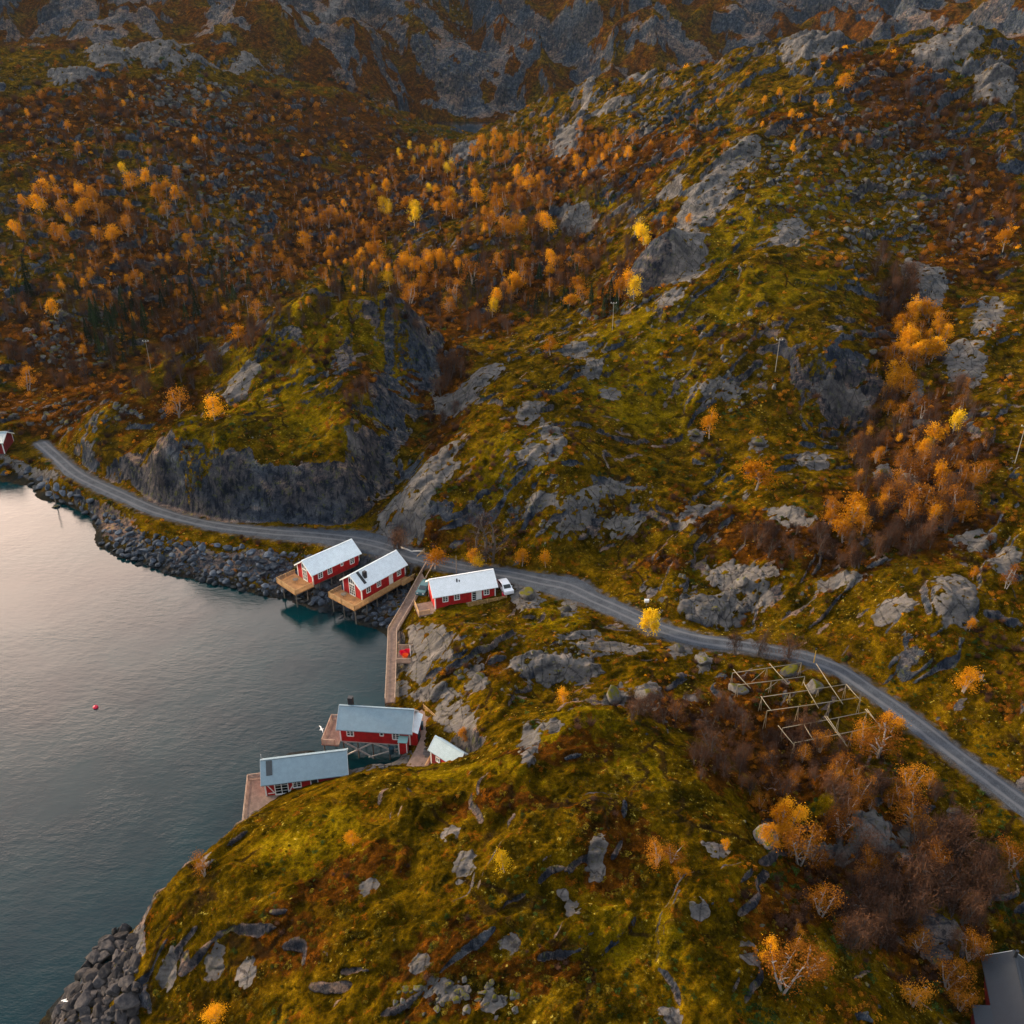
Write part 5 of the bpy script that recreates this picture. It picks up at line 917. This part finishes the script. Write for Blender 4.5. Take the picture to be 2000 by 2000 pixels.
REG = [ # u, v, ru, rv, n, kinds, height m
 (825,370,95,75,95,'GGGRRRY',6.4),(960,300,85,26,34,'GGR',6.5),(1010,420,80,60,48,'GGRR',6.8),(770,518,90,20,34,'GGGR',5.8),(650,470,80,40,30,'RRG',6),(900,560,120,50,30,'RGR',6),(1070,560,80,50,26,'RRG',5.5),(1310,480,60,46,26,'GGY',5.5),(1240,300,90,40,18,'GR',5),
 (290,440,110,90,56,'RRGG',6.5),(90,420,85,60,34,'RGG',6.5),(500,560,90,60,26,'RR',5),(150,600,150,90,22,'RRG',5),(1800,665,46,42,34,'GGR',5),(1748,745,44,34,26,'GGGR',5),(1800,900,120,120,36,'RRG',4.6),(1720,1020,110,50,12,'RG',4.4),(1080,260,80,20,12,'GR',5),(300,250,240,70,36,'RGR',5),(1170,300,60,60,14,'RG',5),(1900,1200,80,70,6,'RG',4),(520,1620,60,20,0,'G',3),(1560,1660,60,40,6,'RG',4),(1750,1580,120,60,10,'R',4),(1850,1900,70,80,8,'R',3.4),(1600,1850,60,60,6,'R',2.8),
 (400,420,380,230,330,'B',4.4),(900,500,230,150,260,'B',4.4),(1170,470,120,110,120,'B',4.6),(250,650,240,120,170,'B',4.4),(1510,1490,150,70,54,'B',3.2),(1740,1640,130,110,62,'B',3.6),(1560,1540,120,50,14,'R',2.8),(1760,1660,120,100,16,'R',3.2),(1790,900,130,150,110,'B',4.2),(1620,1070,180,40,40,'B',3.8),(1750,230,120,60,60,'B',4),(860,760,40,70,26,'B',4.5),(1750,560,40,70,40,'B',4.4),(1900,400,80,80,40,'B',4),(1330,1390,110,26,22,'B',3),(1850,1750,90,100,50,'B',4.2),(720,760,50,40,14,'B',3.5),(1700,1800,60,60,20,'B',4),(1250,1120,50,20,0,'B',3),
 (400,450,330,170,300,'RRRRG',3.4),(700,480,200,90,90,'RRG',3.6),(1100,330,120,90,60,'RRG',3.4),(1780,850,120,160,70,'RRG',3.2),(1500,250,200,60,40,'RRG',3.2),
 (230,650,55,55,34,'S',7),(370,570,110,60,26,'S',6),(1000,570,180,45,30,'S',6),(1160,600,50,20,10,'S',5.5),(90,560,90,60,16,'S',6.5),(1270,620,40,20,0,'S',5),(700,560,60,16,8,'S',5.5)]
rg = np.random.default_rng(77); trees = []
ex = hit([e[0] for e in EXP], [e[1] for e in EXP])
for e, q in zip(EXP, ex): d = math.hypot(q[0], q[1]); trees.append([q, e[2]/FPX*math.hypot(d, CAMH-q[2])/max(.6, math.cos(math.atan2(CAMH-q[2], d))), e[3], e[4], 1e6])
ru, rv, rk, rh_ = [], [], [], []
for u, v, a, b, n, ks, hm_ in REG:
    for k in range(n):
        t_ = rg.uniform(0, 6.283); r_ = math.sqrt(rg.uniform(0, 1))*1.1; ru.append(u+a*r_*math.cos(t_)); rv.append(v+b*r_*math.sin(t_)); rk.append(ks[rg.integers(len(ks))]); rh_.append(hm_*rg.uniform(.5, 1.25))
qs = hit(ru, rv); rocky = H_at(qs[:, 0], qs[:, 1], rock)
for q, k, h, rc_ in zip(qs, rk, rh_, rocky):
    if q[2] < 1 or rc_ > .75 or (math.hypot(q[0], q[1]) > 700): continue
    if np.min(np.hypot(ROAD[:, 0]-q[0], ROAD[:, 1]-q[1])) < 3.2: continue
    trees.append([q, h, k, None, h/math.hypot(q[0], q[1])])
def region_of(u, v):
    if v > 1300: return 'on the near headland' if u < 1450 else 'in the wooded hollow right of the near headland'
    if u > 1650 and 560 < v < 800: return 'in the orange gully of the right hillside'
    if u > 1350: return 'on the right hillside'
    if v > 700: return 'around the knoll' if u < 1000 else 'on the right hillside'
    if u < 560: return 'on the left slope'
    if u < 1400 and v > 440: return 'in the valley behind the knoll'
    return 'in the grove climbing towards the lake'
things_t = sorted([t for t in trees if t[2] in 'GYRO'], key=lambda t: -t[4])[:298]+sorted([t for t in trees if t[2] in 'BT'], key=lambda t: -t[4])[:90]+[t for t in trees if t[2] == 'S']
ids = set(id(t) for t in things_t)
for q, h, k, lab, sz in things_t:
    kk = k.lower() if (k in 'GR' and math.hypot(q[0], q[1]) < 118) else k; cm_, tm_ = PROTO[kk][rg.integers(len(PROTO[kk]))]; nm, de, cat_ = KL[k]; s = h/PH[k]; u, v = proj(q[0], q[1], q[2]); reg = region_of(u, v)
    t = bpy.data.objects.new(nm, None); COL.objects.link(t); t.location = (q[0], q[1], q[2]-.12); t.rotation_euler = (0, 0, rg.uniform(0, 6.283)); w_ = (rg.uniform(.75, 1.5)*(1.12 if k in 'GR' else 1)) if k != 'O' else .72; t.scale = (s*w_, s*w_, s)
    tag(t, lab or de+' '+reg, cat_, de+' trees '+reg if lab is None else None)
    for nm2, me in (('crown', cm_), ('trunk', tm_)): o = bpy.data.objects.new(nm2, me); COL.objects.link(o); o.parent = t
# ---- masses nobody could count: instanced on points
def source(name, meshes):
    c = bpy.data.collections.new(name)
    for i, ms in enumerate(meshes):
        ms = ms if isinstance(ms, tuple) else (ms,); bm = bmesh.new(); mats = []
        for me in ms:
            k0 = len(bm.faces); bm.from_mesh(me); bm.faces.ensure_lookup_table()
            for f in bm.faces[k0:]: f.material_index = len(mats)
            mats.append(me.materials[0])
        me2 = bpy.data.meshes.new(name); bm.to_mesh(me2); bm.free(); [me2.materials.append(m) for m in mats]; c.objects.link(bpy.data.objects.new('%s%02d' % (name, i), me2))
    return c
def scatter(name, coll, n_src, P, S, idx, seed=0, tilt=.0):
    P = np.asarray(P, np.float32); n = len(P); me = bpy.data.meshes.new(name); me.vertices.add(n); me.vertices.foreach_set('co', P.ravel()); r2 = np.random.default_rng(seed)
    a = me.attributes.new('scl', 'FLOAT', 'POINT'); a.data.foreach_set('value', np.asarray(S, np.float32)); a = me.attributes.new('idx', 'INT', 'POINT'); a.data.foreach_set('value', np.asarray(idx, np.int32))
    a = me.attributes.new('rot', 'FLOAT_VECTOR', 'POINT'); rt = np.stack([r2.normal(0, tilt+1e-6, n), r2.normal(0, tilt+1e-6, n), r2.uniform(0, 6.283, n)], 1).astype(np.float32); a.data.foreach_set('vector', rt.ravel())
    o = bpy.data.objects.new(name, me); COL.objects.link(o); g = bpy.data.node_groups.new(name, 'GeometryNodeTree'); g.interface.new_socket('Geometry', in_out='INPUT', socket_type='NodeSocketGeometry'); g.interface.new_socket('Geometry', in_out='OUTPUT', socket_type='NodeSocketGeometry')
    gi = g.nodes.new('NodeGroupInput'); go = g.nodes.new('NodeGroupOutput'); ci = g.nodes.new('GeometryNodeCollectionInfo'); ci.inputs['Collection'].default_value = coll; ci.inputs['Separate Children'].default_value = True; ci.inputs['Reset Children'].default_value = True
    ip = g.nodes.new('GeometryNodeInstanceOnPoints'); ip.inputs['Pick Instance'].default_value = True
    def na(nm, ty): x = g.nodes.new('GeometryNodeInputNamedAttribute'); x.data_type = ty; x.inputs['Name'].default_value = nm; return x.outputs['Attribute']
    g.links.new(gi.outputs[0], ip.inputs['Points']); g.links.new(ci.outputs[0], ip.inputs['Instance']); g.links.new(na('idx', 'INT'), ip.inputs['Instance Index']); g.links.new(na('scl', 'FLOAT'), ip.inputs['Scale'])
    er = g.nodes.new('FunctionNodeEulerToRotation'); g.links.new(na('rot', 'FLOAT_VECTOR'), er.inputs[0]); g.links.new(er.outputs[0], ip.inputs['Rotation']); g.links.new(ip.outputs[0], go.inputs[0])
    md = o.modifiers.new('instances', 'NODES'); md.node_group = g; return o
rest = [t for t in trees if id(t) not in ids]; order = 'GYRBS'; src = []; off_ = {}
for k in order: off_[k] = len(src); src += PROTO[k]
if rest:
    o = scatter('distant_woodland', source('woodland_source', src), len(src), [t[0] for t in rest], [t[1]/PH[t[2]] for t in rest], [off_[t[2]]+rg.integers(len(PROTO[t[2]])) for t in rest], 5); tag(o, kind='stuff')
SH = [mound(1, L_J, 1, .7), mound(2, L_J, .9, .5), mound(3, L_O, 1, .45), mound(4, L_O, .8, .5), mound(5, L_R, .8, .6, 110), mound(6, L_R, .7, .8, 110), mound(7, L_G, .6, .6, 90), twig(8, L_B), twig(9, L_B, 150, 1.2), twig(10, L_R, 120), BLDM[0], BLDM[1], BLDM[2]]
N = 34000; pu = rg.uniform(-260, 2260, N); pv = 60+1990*rg.uniform(0, 1, N)**.95; q = hit(pu, pv); rad_ = np.hypot(q[:, 0], q[:, 1])
rk_ = H_at(q[:, 0], q[:, 1], rock); ht_ = H_at(q[:, 0], q[:, 1], heath); gr_ = H_at(q[:, 0], q[:, 1], green); dd_ = H_at(q[:, 0], q[:, 1], D); q[:, 2] = H_at(q[:, 0], q[:, 1])
zone = fbm(q[:, 0]/16, q[:, 1]/16, 3, 400); zone2 = fbm(q[:, 0]/9, q[:, 1]/9, 3, 410); r_ = rg.uniform(0, 1, N)
ok = (q[:, 2] > 1.2) & (rad_ < 760) & (dd_ > .9) & (rk_ < .55)
for u, v, rr0 in FLAT[:1]+FLAT[1:2]+[(900,1165,9)]:
    p = at_z(u, v, 5); ok &= np.hypot(q[:, 0]-p[0], q[:, 1]-p[1]) > (7 if u != 700 else 4)
for (cx, cy, cr_) in ((-28.5, 92.5, 8.0), (-33, 88, 4), (-20, 102, 7), (-11, 101, 4.5), (-13.5, 98, 3), (-9, 94, 3.2), (52, 57, 5)): ok &= np.hypot(q[:, 0]-cx, q[:, 1]-cy) > cr_
hv = np.clip(ht_+.9*zone, 0, 1)
kind = np.where(r_ < hv*.85, np.where(zone2 > .28, 9, np.where(rg.uniform(0, 1, N) < .62, 7, np.where(rg.uniform(0, 1, N) < .5, 8, 5))),
        np.where(zone2 > .30, rg.integers(4, 7, N), np.where(zone2 < -.30, rg.integers(0, 2, N), np.where(rg.uniform(0, 1, N) < .12, rg.integers(10, 13, N), rg.integers(2, 4, N)))))
kind = np.where((kind == 6) & (rg.uniform(0, 1, N) > .3), 4, kind)
sc0 = np.clip(rad_/300, .45, 2.0)*rg.uniform(.45, 1.15, N); sc0 = np.where((kind >= 7) & (kind <= 9), sc0*1.45, sc0); sc0 = np.where(kind >= 10, sc0*.55, sc0); sc0 = np.where((kind == 2) | (kind == 3), sc0*.75, sc0)
hv2 = 0; uu_, vv_ = proj(q[:, 0], q[:, 1], q[:, 2]); head = (vv_ > 1430) & (uu_ < 1440) & (q[:, 0] < 26)
kind = np.where(head & (kind != 0), np.where(rg.uniform(0, 1, N) < .93, rg.integers(2, 4, N), kind), kind); sc0 = np.where(head, sc0*.7, sc0); ok &= ~(head & (rg.uniform(0, 1, N) < .45))
farh = (rad_ > 220) & (kind >= 7) & (kind <= 8); kind = np.where(farh & (rg.uniform(0, 1, N) < .5), np.where(rg.uniform(0, 1, N) < .2, 6, 5), kind)
keepm = ok & (rg.uniform(0, 1, N) < np.where(hv > .3, 1.0, .62))
o = scatter('hillside_scrub', source('scrub_source', SH), len(SH), q[keepm], sc0[keepm], kind[keepm], 9, .15); tag(o, kind='stuff')
# rubble: loose stones between the big boulders and over the stony right hillside
rb = [RIP]; pp = scat_px(RIP, 900); hp = hit(pp[:, 0], pp[:, 1]); hp[:, 2] = H_at(hp[:, 0], hp[:, 1]); s1 = rg.uniform(.15, .45, len(hp)); i1 = rg.integers(0, 3, len(hp))
pp = scat_px(OUTP, 160); h2_ = hit(pp[:, 0], pp[:, 1]); s2_ = rg.uniform(.2, .8, len(h2_)); i2 = rg.integers(6, 9, len(h2_))
TAL = [(1650,300,150,90,240),(1800,330,100,90,160),(1600,430,180,50,110),(1750,450,150,60,110),(420,400,120,100,260),(350,220,140,40,160),(380,190,100,30,120),(150,660,90,60,200),(470,500,70,40,90),(1480,330,70,70,90),(1400,750,120,60,90),(1150,1000,160,60,90),(1300,650,200,80,110),(150,810,130,30,120),(1000,1290,150,60,60),(1450,1150,160,50,60),(900,1950,140,40,50),(870,90,60,90,120),(1300,230,120,40,90)]
tu, tv = [], []
for u, v, a, b, n in TAL:
    for k in range(n): t_ = rg.uniform(0, 6.283); r0 = math.sqrt(rg.uniform(0, 1)); tu.append(u+a*r0*math.cos(t_)); tv.append(v+b*r0*math.sin(t_))
h3 = hit(tu, tv); d3 = H_at(h3[:, 0], h3[:, 1], D); m3 = (d3 > .8) & (h3[:, 2] > 1); h3 = h3[m3]; s3 = np.clip(np.hypot(h3[:, 0], h3[:, 1])/280, .45, 2.0)*rg.uniform(.3, 1.2, len(h3))**1.8; i3 = rg.integers(3, 6, len(h3))
o = scatter('loose_stones', source('stone_source', RIPM[:3]+BLDM[:3]+OUTM[:3]), 9, np.vstack([hp, h2_, h3]), np.r_[s1, s2_, s3], np.r_[i1, i2, i3], 13, .5); tag(o, kind='stuff')
# ---------------------------------------------------------------- air
hz = bpy.data.materials.new("haze"); hz.use_nodes = True; ht = hz.node_tree; ht.nodes.clear(); ho = nd(ht, 'ShaderNodeOutputMaterial'); pv_ = nd(ht, 'ShaderNodeVolumePrincipled')
pv_.inputs['Color'].default_value = (.55, .72, .90, 1); pv_.inputs['Density'].default_value = .000018; pv_.inputs['Anisotropy'].default_value = .2; ht.links.new(pv_.outputs[0], ho.inputs['Volume'])
zt = float(max(VZ.max(), 100))+6; b = MB(); b.box(-3400, -260, -9.5, 3400, 3400, zt); o = b.build('haze', hz); tag(o, kind='stuff')
